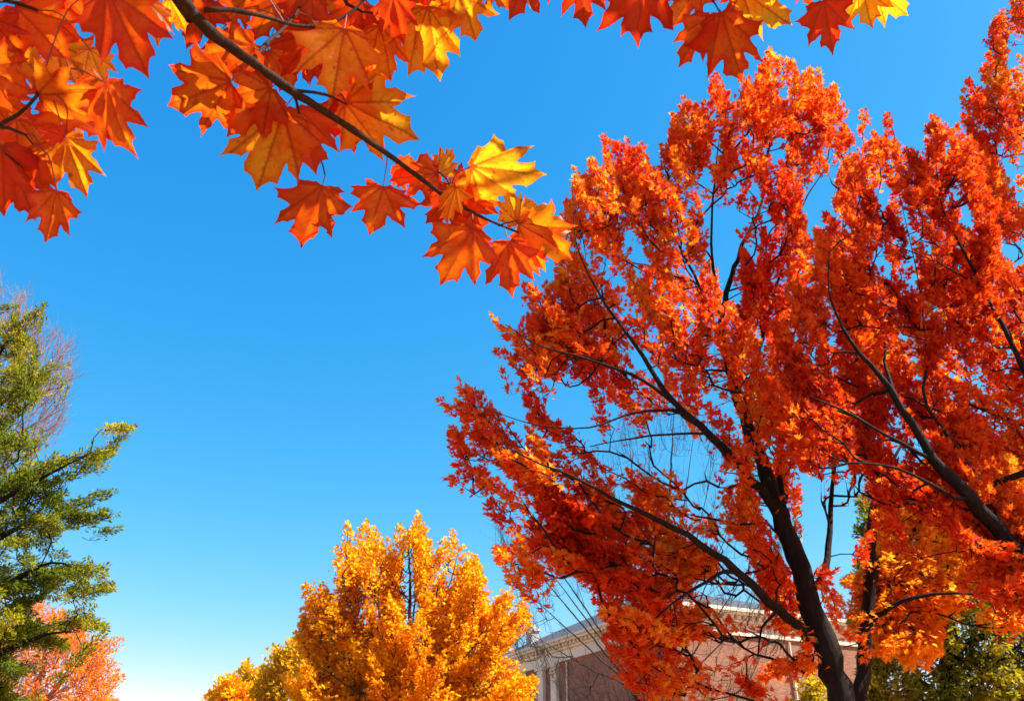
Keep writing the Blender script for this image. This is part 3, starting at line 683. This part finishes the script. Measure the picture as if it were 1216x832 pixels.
near_branch(pt([(530,234,1.98),(536,222,1.98),(530,212,1.98),(520,203,1.98)]), [.0028,.0022,.0018,.0014], 'twig', 6)
near_branch(pt([(592,268,2.03),(603,264,2.05),(614,262,2.06)]), [.0022,.0018,.0014], 'twig', 6)
# left cluster twigs, leaving a second bough overhead
b2 = near_branch([fork+np.array([0, .05, -.1]), fork+np.array([.35, 1.2, .35]), att(-150, 60, 1.6), att(-70, 130, 1.55)], [.035, .024, .012, .008], 'branch', 10)
near_branch([att(-70,130,1.55)]+pt([(-20,155,1.5),(0,148,1.5),(22,136,1.5),(44,114,1.5),(48,98,1.5)]), [.007,.005,.0042,.0036,.0028,.002], 'twig', 7)
near_branch(pt([(-20,150,1.5),(10,152,1.49),(30,160,1.48),(40,172,1.48)]), [.004,.003,.002,.0015], 'twig', 6)
near_branch([att(-150,60,1.6)]+pt([(-60,10,1.6),(-10,0,1.6),(20,4,1.6),(44,12,1.6)]), [.012,.007,.005,.004,.003], 'twig', 7)
near_branch(pt([(-10,170,1.52),(10,185,1.5),(28,200,1.5)]), [.003,.002,.0015], 'twig', 6)
# right-of-centre top bough
b3 = near_branch([fork+np.array([.1, .1, 1.0]), np.array([-1.2, .2, 4.2]), att(420, -230, 2.2), att(620, -120, 2.1), att(760, -60, 2.05), att(860, -40, 2.1), att(980, -50, 2.1), att(1080, -60, 2.1)],
                 [.045, .03, .018, .014, .011, .009, .006, .003], 'branch', 10)
near_branch([att(800,-52,2.07), att(838,-10,2.05), att(850,6,2.04), att(855,16,2.03)], [.004,.003,.002,.0016], 'twig', 6)
near_branch([att(620,-120,2.1), att(560,-60,2.05), att(530,-30,2.0), att(480,-20,2.0)], [.008,.005,.004,.002], 'twig', 6)
SK = np.concatenate(skel)

# leaves: base px, tip px, lens distance, attach px (or None), tone 0..1 (leaf colour, pushed yellow where sunlit and dark red where shaded), roll, tilt(depth change of tip), width
LV = [
 (128,-12,178,95,1.42,None,.25,.2,.05,.95),(125,98,155,184,1.5,None,.32,.75,.05,.62),(67,226,54,288,1.48,(40,172),.22,.1,.0,.85),
 (47,170,66,224,1.52,(40,172),.25,.5,.05,.95),(44,113,118,108,1.5,(44,114),.45,.5,-.1,1.05),(78,164,104,234,1.5,(48,98),.72,.6,.05,.8),
 (77,162,42,152,1.46,(48,98),.18,.9,.05,.8),(66,118,136,170,1.55,(48,98),.30,-.4,.05,.95),(2,172,6,256,1.5,(10,185),.12,.3,.1,1.0),
 (-14,20,28,67,1.56,(-10,0),.30,.3,.0,1.0),(18,8,80,72,1.6,(20,4),.36,-.3,.0,1.05),(44,6,98,52,1.7,(44,12),.4,.4,.05,1.0),
 (-20,80,42,111,1.56,(-60,10),.38,.4,.0,1.0),(-12,112,42,142,1.6,(0,148),.34,-.4,.1,.9),(106,58,124,100,1.6,None,.85,-.5,.1,1.0),
 (200,-2,222,40,1.75,(212,-5),.75,.6,.1,1.0),(175,0,190,54,1.7,None,.55,-.6,.1,.9),(60,-22,150,12,1.7,None,.3,.4,.1,1.0),
 (10,190,44,262,1.62,(10,185),.10,.5,.1,.9),(0,40,64,108,1.75,(-10,0),.45,.1,.0,1.0),(70,55,118,112,1.75,None,.55,-.2,.0,1.0),
 (20,140,60,196,1.68,(22,136),.3,-.5,.1,1.0),(-8,128,-2,176,1.7,(0,148),.5,.2,.0,1.0),(90,100,124,160,1.72,None,.4,.4,.0,.95),
 # along the main branch, left side
 (302,56,236,67,1.78,(318,50),.32,.3,.0,1.0),(274,97,198,126,1.74,(300,74),.36,-.3,.0,1.05),(322,104,268,162,1.78,(330,98),.42,.2,.0,1.05),
 (336,132,306,226,1.80,(352,120),.66,.15,-.1,1.05),(352,128,376,206,1.86,(352,120),.20,-.3,.1,1.0),(383,220,355,294,1.88,(386,208),.22,.0,.0,1.05),
 (409,34,394,122,1.90,(412,5),.78,.1,-.1,1.1),(452,30,466,98,1.94,(458,17),.60,.5,.1,.9),(466,-8,479,52,1.9,None,.15,.3,.0,.9),
 (497,15,486,92,1.98,(480,-20),.85,-.55,.1,.9),(508,8,521,96,1.96,(530,-30),.70,.35,.1,.9),(545,-12,566,50,1.96,(530,-30),.80,.3,.1,1.1),(575,-25,603,12,2.0,None,.45,-.4,.1,1.0),
 (410,122,498,166,1.92,(412,124),.72,-.5,.1,.85),(406,114,458,174,1.96,(412,124),.20,.4,.1,.9),(396,118,419,172,1.98,None,.18,.1,.1,.9),
 (455,221,439,278,1.93,(455,180),.30,.0,.0,1.30),(521,206,460,213,2.0,(520,203),.30,.7,.0,.85),(521,206,538,176,2.02,(520,203),.75,.6,.1,.9),
 (559,198,648,208,2.0,(536,222),.82,.35,-.1,.85),(538,222,598,243,2.06,(536,222),.55,.5,.1,.9),(536,218,565,200,2.08,(536,222),.10,.6,.1,1.0),
 (539,224,506,266,1.99,(536,222),.22,-.4,.1,1.0),(541,222,529,268,1.96,(536,222),.80,.9,.0,.7),(545,228,572,282,2.05,(536,222),.20,.3,.1,1.0),
 (561,270,524,339,1.98,(562,252),.36,-.1,-.05,1.0),(603,286,607,353,2.02,(603,272),.28,.05,.0,.95),(615,266,600,220,2.06,(614,262),.85,.5,.1,.8),
 (615,265,680,272,2.06,(614,262),.82,-.6,.1,.8),(618,270,680,308,2.08,(618,277),.60,.3,.1,1.0),(614,262,592,250,2.1,(614,262),.15,.5,.1,1.0),
 (470,195,500,222,2.02,None,.15,.7,.1,.9),(618,272,640,328,2.1,(618,277),.3,.7,.1,.7),
 # top right of centre
 (622,-30,606,24,2.1,None,.08,.2,.0,.9),(690,-32,694,32,2.1,None,.06,.1,.0,.95),(766,-30,755,56,2.05,None,.10,.2,.0,1.0),
 (732,-30,742,8,2.15,None,.05,.2,.0,1.0),(832,-22,796,34,2.08,None,.35,.3,.0,.95),(843,20,805,80,2.04,(855,16),.28,.4,.05,.8),(856,14,882,98,2.0,(855,16),.24,.05,.0,.95),
 (880,-14,938,32,2.1,None,.75,.4,.1,1.0),(905,-20,902,18,2.12,None,.8,.4,.1,1.1),(978,1,990,66,2.05,(975,-30),.10,.2,.0,.9),(1022,-16,1036,34,2.1,None,.88,-.3,.1,1.1),(1040,-12,1078,18,2.12,None,.85,.3,.1,1.0),
 (955,-25,962,8,2.14,None,.15,.2,.0,1.0),(880,-20,868,22,2.15,None,.10,-.4,.1,1.0),(800,-36,812,12,2.15,None,.45,-.5,.1,1.0),(660,-40,650,4,2.15,None,.1,.5,.1,1.0),
 # dense infill behind the branch, top
 (245,0,222,58,1.95,None,.12,.3,.1,1.0),(262,36,300,92,2.0,None,.30,-.2,.1,1.0),(330,-5,300,48,2.0,None,.25,.3,.1,1.05),(300,-10,262,30,2.02,None,.30,.4,.1,1.0),
 (372,-10,336,42,2.0,None,.22,.2,.1,1.05),(375,38,332,92,2.0,None,.20,-.1,.1,1.1),(350,50,398,98,2.05,None,.28,.4,.1,1.05),(430,0,392,58,2.06,None,.22,.4,.1,1.0),
 (432,36,446,98,2.08,None,.30,.3,.1,1.05),(400,-12,428,40,2.1,None,.36,-.4,.1,1.0),(470,20,430,62,2.1,None,.25,.5,.1,1.0),(505,-14,462,36,2.1,None,.28,.2,.1,1.0),
 (518,-20,540,34,2.1,None,.5,.4,.1,1.0),(285,100,304,60,2.0,None,.6,.5,.1,.8),(395,60,420,118,2.1,None,.25,.2,.1,1.05),(350,-15,385,20,2.1,None,.5,.1,.1,1.0),(232,-25,190,28,1.9,None,.2,.3,.1,1.0),
 (318,60,350,112,2.05,None,.20,.1,.1,1.0),(448,60,410,104,2.12,None,.3,.2,.1,1.0)]
LV = LV[:100]
sunv = np.array([math.sin(math.radians(93))*math.cos(math.radians(48)), math.cos(math.radians(93))*math.cos(math.radians(48)), math.sin(math.radians(48))])
OPEN = []
for (bx, by, tx, ty, t, ap, tone, roll, tilt, wd) in LV:
    Ln = math.hypot(tx-bx, ty-by)/F*t
    tx = bx+(tx-bx)*1.02; ty = by+(ty-by)*1.02
    B = att(bx, by, t); T = att(tx, ty, t+tilt*.6*Ln+rng.normal(0, .10)*Ln)
    view = nrm(np.array([0, 0, CZ])-B); Yv = nrm(T-B); X0 = nrm(np.cross(Yv, view)); Z0 = np.cross(X0, Yv)
    ang = roll*.75*(1 if rng.random() < .5 else 1)+rng.normal(0, .1)
    nv = Z0*math.cos(ang)+X0*math.sin(ang)
    wd2 = wd/max(.72, math.cos(ang))
    if ap is None:
        j = int(np.argmin(np.linalg.norm(SK-B, axis=1)+.2*np.maximum(0, 0))); A = SK[j]
    else:
        A0 = att(ap[0], ap[1], t); j = int(np.argmin(np.linalg.norm(SK-A0, axis=1))); A = SK[j]
    d = np.linalg.norm(B-A)
    pet = None
    if d > .006:
        mid = (A+B)/2+np.array([0, 0, 1])*d*.12-Yv*d*.15
        pet = [A, mid, B]
    if tone >= .6: OPEN.append((B+T)/2)
    me = leaf_mesh(rng, B, T, nv, rng.uniform(-.85, .55), pet, wd2)
    o = link('leaf', me, [M['big'], M['petiole']], near); o['tone'] = float(np.clip(tone*.85+.16+rng.normal(0, .03), 0, 1))
print('near leaves', len(LV))
# unseen upper crown, added above and behind the picture to shade the hanging leaves
TPL['maple_big'] = tpl_maple()
cand = np.concatenate([rng.uniform([-5.5, -4.5, 3.0], [4.2, 2.6, 7.6], (26000, 3))])
u = (cand-np.array([-1.2, -.9, 5.0]))/np.array([4.6, 3.4, 2.6]); cand = cand[(u**2).sum(1) < 1]
c2 = np.sin(cand@np.array([2.1, 1.1, 1.7]))+np.sin(cand@np.array([-1.3, 2.4, .9])+1)+np.sin(cand@np.array([1.9, -1.7, 2.2])+2.2)
cand = cand[c2 > -.55]
px, py, f = proj(cand); vis = (f > .05) & (px > -150) & (px < 1370) & (py > -75) & (py < 950)
cand = cand[~vis]; cand = cand[np.linalg.norm(cand-np.array([0, 0, CZ]), axis=1) > 1.2]
for c0_ in OPEN:      # crown leaves cleared along the sun rays so the yellow leaves get lit
    w_ = cand-c0_; al = w_@sunv; dd = np.linalg.norm(w_-np.outer(al, sunv), axis=1); cand = cand[~((al > 0) & (dd < .12))]
cand = cand[:2600]; k = len(cand)
V, Fc, var = leaf_cloud(cand, nrm(rng.normal(0, 1, (k, 3))+np.array([0, 0, -.4])), nrm(rng.normal(0, .6, (k, 3))+np.array([0, 0, 1.])), rng.uniform(.11, .18, k), 'maple', rng.random(k))
tag(link('shade_canopy_leaves', np_mesh('shade_canopy_leaves', V, [Fc], attrs={'var': var}), M['shade_canopy'], near), kind='stuff')
tw = MB()
for q in cand[::9]:
    j = int(np.argmin(np.linalg.norm(SK-q, axis=1)*1.0)); A = SK[j]
    s = P_ = fork+np.array([.2, .2, rng.uniform(.2, 4.0)])
    if np.linalg.norm(A-q) < np.linalg.norm(s-q): s = A
    mid = (s+q)/2+np.array([0, 0, .25]); C_, _ = catmull([s, mid, q], .25)
    x_, y_, f_ = proj(C_)
    if ((f_ > 0) & (x_ > -40) & (x_ < 1250) & (y_ > -20) & (y_ < 850)).any(): continue
    tw.tube(C_, np.linspace(.012, .003, len(C_)), 4, cap=False)
tw.build('twigs', M['twig'], near, smooth=True)

# ------------------------------------------------------------------ brick building
def brick_mat():
    m, nt, out = nt_mat('red_brick')
    uv = N(nt, 'ShaderNodeUVMap'); uv.uv_map = 'UVMap'
    br = N(nt, 'ShaderNodeTexBrick', Scale=1.0); br.inputs['Brick Width'].default_value = .22; br.inputs['Row Height'].default_value = .075
    br.inputs['Mortar Size'].default_value = .009; br.inputs['Color1'].default_value = (.38, .145, .075, 1); br.inputs['Color2'].default_value = (.23, .085, .048, 1); br.inputs['Mortar'].default_value = (.24, .18, .13, 1)
    L(nt, uv.outputs[0], br.inputs['Vector'])
    no = N(nt, 'ShaderNodeTexNoise', Scale=.6, Detail=6.0); L(nt, uv.outputs[0], no.inputs['Vector'])
    r = ramp(nt, [(.3, (.72, .72, .74)), (.7, (1.15, 1.1, 1.05))]); L(nt, no.outputs['Fac'], r.inputs[0])
    mx = N(nt, 'ShaderNodeMix', data_type='RGBA', blend_type='MULTIPLY'); mx.inputs[0].default_value = 1; L(nt, br.outputs['Color'], mx.inputs[6]); L(nt, r.outputs[0], mx.inputs[7])
    bs = N(nt, 'ShaderNodeBsdfPrincipled', Roughness=.9); L(nt, mx.outputs[2], bs.inputs['Base Color'])
    bp = N(nt, 'ShaderNodeBump', Strength=.5, Distance=.01); bp.invert = True; L(nt, br.outputs['Fac'], bp.inputs['Height']); L(nt, bp.outputs[0], bs.inputs['Normal'])
    L(nt, bs.outputs[0], out.inputs[0]); return m
M['brick'] = brick_mat()
M['trim'] = flat_mat('painted_trim', (.70, .61, .46), .55, .10, .8, .2)
M['slate'] = flat_mat('slate_roof', (.055, .062, .075), .9, .25, 1.6, .4)
M['stone'] = flat_mat('chimney_stone', (.52, .49, .44), .8, .15, 2.0, .3)
M['metal'] = flat_mat('vent_metal', (.10, .10, .10), .5, .1)
mg, nt, out = nt_mat('window_glass'); g_ = N(nt, 'ShaderNodeBsdfPrincipled', Roughness=.05); g_.inputs['Base Color'].default_value = (.02, .025, .03, 1); L(nt, g_.outputs[0], out.inputs[0]); M['glass'] = mg

Cn = np.array([7.5, 40.6, 0.]); U = nrm(np.array([-.428, .904, 0])); Vv = nrm(np.array([.904, .428, 0])); Z = np.array([0, 0, 1.])
LU, LVn, HW, HE = 20.0, 12.0, 8.66, 9.9           # lengths, wall top, eave height
bld = empty('brick_building', tuple(Cn), 'red brick hall with pale cornice and grey hipped roof behind the trees', 'building')
def wall_quad(o, u, w0, w1, h0, h1, cuts, name='wall', outn=None):
    """wall on plane through o along u, with rectangular openings cut out (real holes), 0.35 thick"""
    xs_ = sorted({w0, w1, *[c[0] for c in cuts], *[c[1] for c in cuts]}); hs = sorted({h0, h1, *[c[2] for c in cuts], *[c[3] for c in cuts]})
    Vt, Fc, UVs = [], [], []
    def q(a, b, c, d, uvq):
        n = len(Vt); Vt.extend([a, b, c, d]); Fc.append((n, n+1, n+2, n+3)); UVs.extend(uvq)
    for i in range(len(xs_)-1):
        for j in range(len(hs)-1):
            x0, x1, y0, y1 = xs_[i], xs_[i+1], hs[j], hs[j+1]; xm, ym = (x0+x1)/2, (y0+y1)/2
            if any(c[0] < xm < c[1] and c[2] < ym < c[3] for c in cuts): continue
            q(o+u*x0+Z*y0, o+u*x1+Z*y0, o+u*x1+Z*y1, o+u*x0+Z*y1, [(x0, y0), (x1, y0), (x1, y1), (x0, y1)])
    for c in cuts:
        x0, x1, y0, y1 = c; dn = -outn*.3
        for (a, b, l) in ((o+u*x0+Z*y0, o+u*x0+Z*y1, y1-y0), (o+u*x0+Z*y1, o+u*x1+Z*y1, x1-x0), (o+u*x1+Z*y1, o+u*x1+Z*y0, y1-y0), (o+u*x1+Z*y0, o+u*x0+Z*y0, x1-x0)):
            q(a, b, b+dn, a+dn, [(0, 0), (l, 0), (l, .3), (0, .3)])
    me = bpy.data.meshes.new(name); me.from_pydata([tuple(v) for v in Vt], [], Fc); uvl = me.uv_layers.new(name='UVMap')
    for i, l in enumerate(me.loops): uvl.data[i].uv = UVs[l.vertex_index]
    return link(name, me, M['brick'], bld)
nU = -Vv; nV = -U      # outward normals of left face (along U) and right face (along V)
upper = [(13.95, 15.0, 5.6, 7.7), (16.7, 17.75, 5.6, 7.7)]
lower = [(x, x+1.1, 1.2, 3.4) for x in (2.0, 5.0, 8.0, 13.95, 16.7)]
lowerV = [(x, x+1.1, 1.2, 3.4) for x in (2.0, 5.4, 8.8)]
wall_quad(Cn, U, 0, LU, 0, HW, upper+lower, outn=nU)
wall_quad(Cn, Vv, 0, LVn, 0, HW, lowerV, outn=nV)
wall_quad(Cn+U*LU, Vv, 0, LVn, 0, HW, [], outn=U)
wall_quad(Cn+Vv*LVn, U, 0, LU, 0, HW, [], outn=Vv)
def window(o, u, n, c):
    x0, x1, y0, y1 = c; w = MB(); e = .07; b = o-n*.16
    w.box(b, u, n, Z, x0, x1, -.04, .04, y0, y0+e); w.box(b, u, n, Z, x0, x1, -.04, .04, y1-e, y1)
    w.box(b, u, n, Z, x0, x0+e, -.038, .038, y0+e, y1-e); w.box(b, u, n, Z, x1-e, x1, -.038, .038, y0+e, y1-e)
    xm = (x0+x1)/2; ym = (y0+y1)/2
    w.box(b, u, n, Z, x0+e, x1-e, -.03, .03, ym-.03, ym+.03); w.box(b, u, n, Z, xm-.015, xm+.015, -.025, .025, y0+e, y1-e)
    fr = w.build('window', M['trim'], bld)
    gl = MB(); gl.box(b, u, n, Z, x0+e, x1-e, -.008, .008, y0+e, y1-e); p = gl.build('pane', M['glass'], None); p.parent = fr; p.matrix_parent_inverse = fr.matrix_parent_inverse.inverted()@Matrix.Identity(4) if False else Matrix.Identity(4)
    p.matrix_parent_inverse = Matrix.Identity(4)
    s = MB(); s.box(o, u, n, Z, x0-.1, x1+.1, -.1, .08, y0-.12, y0-.003); q = s.build('sill', M['trim'], None); q.parent = fr
for c in upper+lower: window(Cn, U, nU, c)
for c in lowerV: window(Cn, Vv, nV, c)
def ring(a, z0, z1, name, mat):      # band round the building, projecting a metres
    mb = MB(); mb.box(Cn, U, Vv, Z, -a, LU+a, -a, LVn+a, z0, z1); return mb.build(name, mat, bld)
ring(.10, HW, HW+.20, 'entablature', M['trim']); ring(.04, HW+.203, HW+.59, 'entablature', M['trim'])
ring(.16, HW+.593, HW+.72, 'cornice', M['trim'])
dn_ = [0]
def dbox(*a):
    d_ = MB(); d_.box(*a); d_.build('dentil', M['trim'], bld)
for i in range(int(LU/.42)): dbox(Cn, U, Vv, Z, i*.42+.1, i*.42+.28, -.30, -.17, HW+.725, HW+.89)
for i in range(int(LVn/.42)): dbox(Cn, Vv, U, Z, i*.42+.1, i*.42+.28, -.30, -.17, HW+.725, HW+.89)
ring(.12, HW+.723, HW+.895, 'cornice', M['trim']); ring(.42, HW+.90, HW+1.04, 'cornice', M['trim']); ring(.52, HW+1.043, HW+1.20, 'gutter', M['trim'])
# hipped roof
rf = MB(); e = .5; zt = HW+1.21; rise = 3.0; h = LVn/2
c0 = Cn+U*(-e)+Vv*(-e); c1 = Cn+U*(LU+e)+Vv*(-e); c2_ = Cn+U*(LU+e)+Vv*(LVn+e); c3 = Cn+U*(-e)+Vv*(LVn+e)
r0_ = Cn+U*9.0+Vv*h; r1_ = Cn+U*(LU-h)+Vv*h
rf.add([c0+Z*zt, c1+Z*zt, c2_+Z*zt, c3+Z*zt, r0_+Z*(zt+rise), r1_+Z*(zt+rise)], [(1, 0, 4, 5), (2, 1, 5), (3, 2, 5, 4), (0, 3, 4), (0, 1, 2, 3)])
roof = rf.build('roof', M['slate'], bld)
def on_roof(s, d, name, mat, w, hgt, cap=True):
    o = Cn+U*s+Vv*d; z0 = zt+rise*min(1, (d+e)/(h+e))-.2; m_ = MB()
    m_.box(o, U, Vv, Z, -w, w, -w*.8, w*.8, z0, z0+hgt)
    if cap: m_.box(o, U, Vv, Z, -w*1.25, w*1.25, -w, w, z0+hgt+.003, z0+hgt+.16); m_.box(o, U, Vv, Z, -w*.7, w*.7, -w*.5, w*.5, z0+hgt+.165, z0+hgt+.4)
    q = m_.build(name, mat, None); q.parent = roof
on_roof(17.0, 1.2, 'chimney', M['stone'], .36, .85)
on_roof(19.4, .3, 'roof_vent', M['metal'], .3, .5)
# pilasters with capitals on the left face, downpipes
def pil(s, o, u, n, w=.32, top=HW-.02):
    p_ = MB(); p_.box(o, u, n, Z, s-w, s+w, .003, .20, 0, top-.55); p_.box(o, u, n, Z, s-w-.06, s+w+.06, .003, .26, top-.545, top-.38); p_.box(o, u, n, Z, s-w-.03, s+w+.03, .003, .23, top-.377, top-.20); p_.box(o, u, n, Z, s-w-.14, s+w+.14, .003, .34, top-.197, top)
    p_.box(o, u, n, Z, s-w-.08, s+w+.08, .003, .28, 0, .5)
    p_.build('pilaster', M['trim'], bld)
for s in (11.7, 13.3, 15.9, 18.6): pil(s, Cn, U, nU)
def pipe(s, o, u, n):
    p_ = MB(); p_.tube([o+u*s+n*.09+Z*0.1, o+u*s+n*.09+Z*(HW-.1)], .055, 8); 
    for z in (1.5, 4.0, 6.5): p_.box(o, u, n, Z, s-.09, s+.09, .003, .16, z, z+.06)
    p_.build('downpipe', M['trim'], bld)
pipe(10.3, Cn, U, nU); pipe(6.6, Cn, Vv, nV)

# ------------------------------------------------------------------ ground
m, nt, out = nt_mat('lawn')
tc = N(nt, 'ShaderNodeTexCoord'); n1 = N(nt, 'ShaderNodeTexNoise', Scale=.35, Detail=8.0); n2 = N(nt, 'ShaderNodeTexNoise', Scale=9.0, Detail=8.0)
L(nt, tc.outputs['Object'], n1.inputs['Vector']); L(nt, tc.outputs['Object'], n2.inputs['Vector'])
r1 = ramp(nt, [(.35, (.045, .075, .02)), (.6, (.09, .11, .03))]); r2 = ramp(nt, [(.42, (0, 0, 0)), (.50, (1, 1, 1))])
L(nt, n1.outputs['Fac'], r1.inputs[0]); L(nt, n2.outputs['Fac'], r2.inputs[0])
mx = N(nt, 'ShaderNodeMix', data_type='RGBA'); vd = N(nt, 'ShaderNodeVectorMath', operation='DISTANCE'); vd.inputs[1].default_value = (4, 9, 0); L(nt, tc.outputs['Object'], vd.inputs[0])
md = N(nt, 'ShaderNodeMapRange'); md.inputs[1].default_value = 22; md.inputs[2].default_value = 40; md.inputs[3].default_value = 1; md.inputs[4].default_value = .35; L(nt, vd.outputs['Value'], md.inputs[0])
mm_ = N(nt, 'ShaderNodeMath', operation='MULTIPLY'); L(nt, r2.outputs[0], mm_.inputs[0]); L(nt, md.outputs[0], mm_.inputs[1])   # unseen leaf litter, spread wide and bright to bounce warm light upward
L(nt, mm_.outputs[0], mx.inputs[0]); L(nt, r1.outputs[0], mx.inputs[6]); mx.inputs[7].default_value = (.54, .20, .05, 1)
bs = N(nt, 'ShaderNodeBsdfPrincipled', Roughness=.95); L(nt, mx.outputs[2], bs.inputs['Base Color']); L(nt, bs.outputs[0], out.inputs[0])
gm = bpy.data.meshes.new('ground'); S = 1500; n = 30
gv = [(-S+2*S*i/n, -S+2*S*j/n, 0) for j in range(n+1) for i in range(n+1)]
gf = [(j*(n+1)+i, j*(n+1)+i+1, (j+1)*(n+1)+i+1, (j+1)*(n+1)+i) for j in range(n) for i in range(n)]
gm.from_pydata(gv, [], gf); tag(link('ground', gm, m), kind='structure')
pv = bpy.data.meshes.new('path')
pts_ = [(-14, 15), (-6, 12.6), (2, 13.4), (12, 17), (30, 22)]
vv_ = [];
for i, (x, y) in enumerate(pts_): vv_ += [(x, y, .004), (x-.3, y+2.0, .004)]
pv.from_pydata(vv_, [], [(2*i, 2*i+2, 2*i+3, 2*i+1) for i in range(len(pts_)-1)])
tag(link('path', pv, flat_mat('concrete_path', (.32, .30, .27), .9, .12, 2.0)), kind='structure')

# ------------------------------------------------------------------ light, sky, camera
AZ, EL = math.radians(97), math.radians(48)      # clockwise from +Y
sd = Vector((math.sin(AZ)*math.cos(EL), math.cos(AZ)*math.cos(EL), math.sin(EL)))
sl = bpy.data.lights.new('sun', 'SUN'); sl.energy = 5.0; sl.angle = math.radians(.53); sl.color = (1, .93, .82)
so = bpy.data.objects.new('sun', sl); COL.objects.link(so); so.rotation_euler = sd.to_track_quat('Z', 'Y').to_euler(); so.location = (20, -5, 30)
w = bpy.data.worlds.new('World'); SC.world = w; w.use_nodes = True; nt = w.node_tree; nt.nodes.clear()
sky = nt.nodes.new('ShaderNodeTexSky'); sky.sky_type = 'NISHITA'; sky.sun_disc = False; sky.sun_elevation = EL; sky.sun_rotation = AZ
sky.air_density = 1.0; sky.dust_density = .4; sky.ozone_density = 2.2
hs = nt.nodes.new('ShaderNodeHueSaturation'); hs.inputs['Saturation'].default_value = 1.25; hs.inputs['Value'].default_value = 1.0; hs.inputs['Hue'].default_value = .5
bg = nt.nodes.new('ShaderNodeBackground'); bg.inputs['Strength'].default_value = .12; wo = nt.nodes.new('ShaderNodeOutputWorld')
nt.links.new(sky.outputs[0], hs.inputs['Color'])
sx = nt.nodes.new('ShaderNodeSeparateColor'); cb = nt.nodes.new('ShaderNodeCombineColor'); nt.links.new(hs.outputs[0], sx.inputs[0])
for ch, (a, p) in enumerate(((2.0, 1.70), (.665, .79), (.59, .45))):      # autumn-clear air: deeper blue aloft
    m1 = nt.nodes.new('ShaderNodeMath'); m1.operation = 'MULTIPLY'; m1.inputs[1].default_value = .12
    m2 = nt.nodes.new('ShaderNodeMath'); m2.operation = 'POWER'; m2.inputs[1].default_value = p
    m3 = nt.nodes.new('ShaderNodeMath'); m3.operation = 'MULTIPLY'; m3.inputs[1].default_value = a/.12
    nt.links.new(sx.outputs[ch], m1.inputs[0]); nt.links.new(m1.outputs[0], m2.inputs[0]); nt.links.new(m2.outputs[0], m3.inputs[0]); nt.links.new(m3.outputs[0], cb.inputs[ch])
nt.links.new(cb.outputs[0], bg.inputs['Color']); nt.links.new(bg.outputs[0], wo.inputs[0])
cam = bpy.data.cameras.new('camera'); co_ = bpy.data.objects.new('camera', cam); COL.objects.link(co_)
co_.location = (0, 0, CZ); co_.rotation_euler = (math.radians(90)+PITCH, 0, 0)
cam.sensor_width = 36; cam.lens = 36*F/1216; cam.clip_start = .05; cam.clip_end = 6000
cam.dof.use_dof = True; cam.dof.focus_distance = 4.2; cam.dof.aperture_fstop = 8.5
SC.camera = co_
SC.render.engine = 'CYCLES'; SC.cycles.max_bounces = 7; SC.cycles.diffuse_bounces = 5; SC.cycles.transmission_bounces = 5
SC.view_settings.view_transform = 'Standard'; SC.view_settings.look = 'None'; SC.view_settings.exposure = 1.27; SC.view_settings.gamma = 1
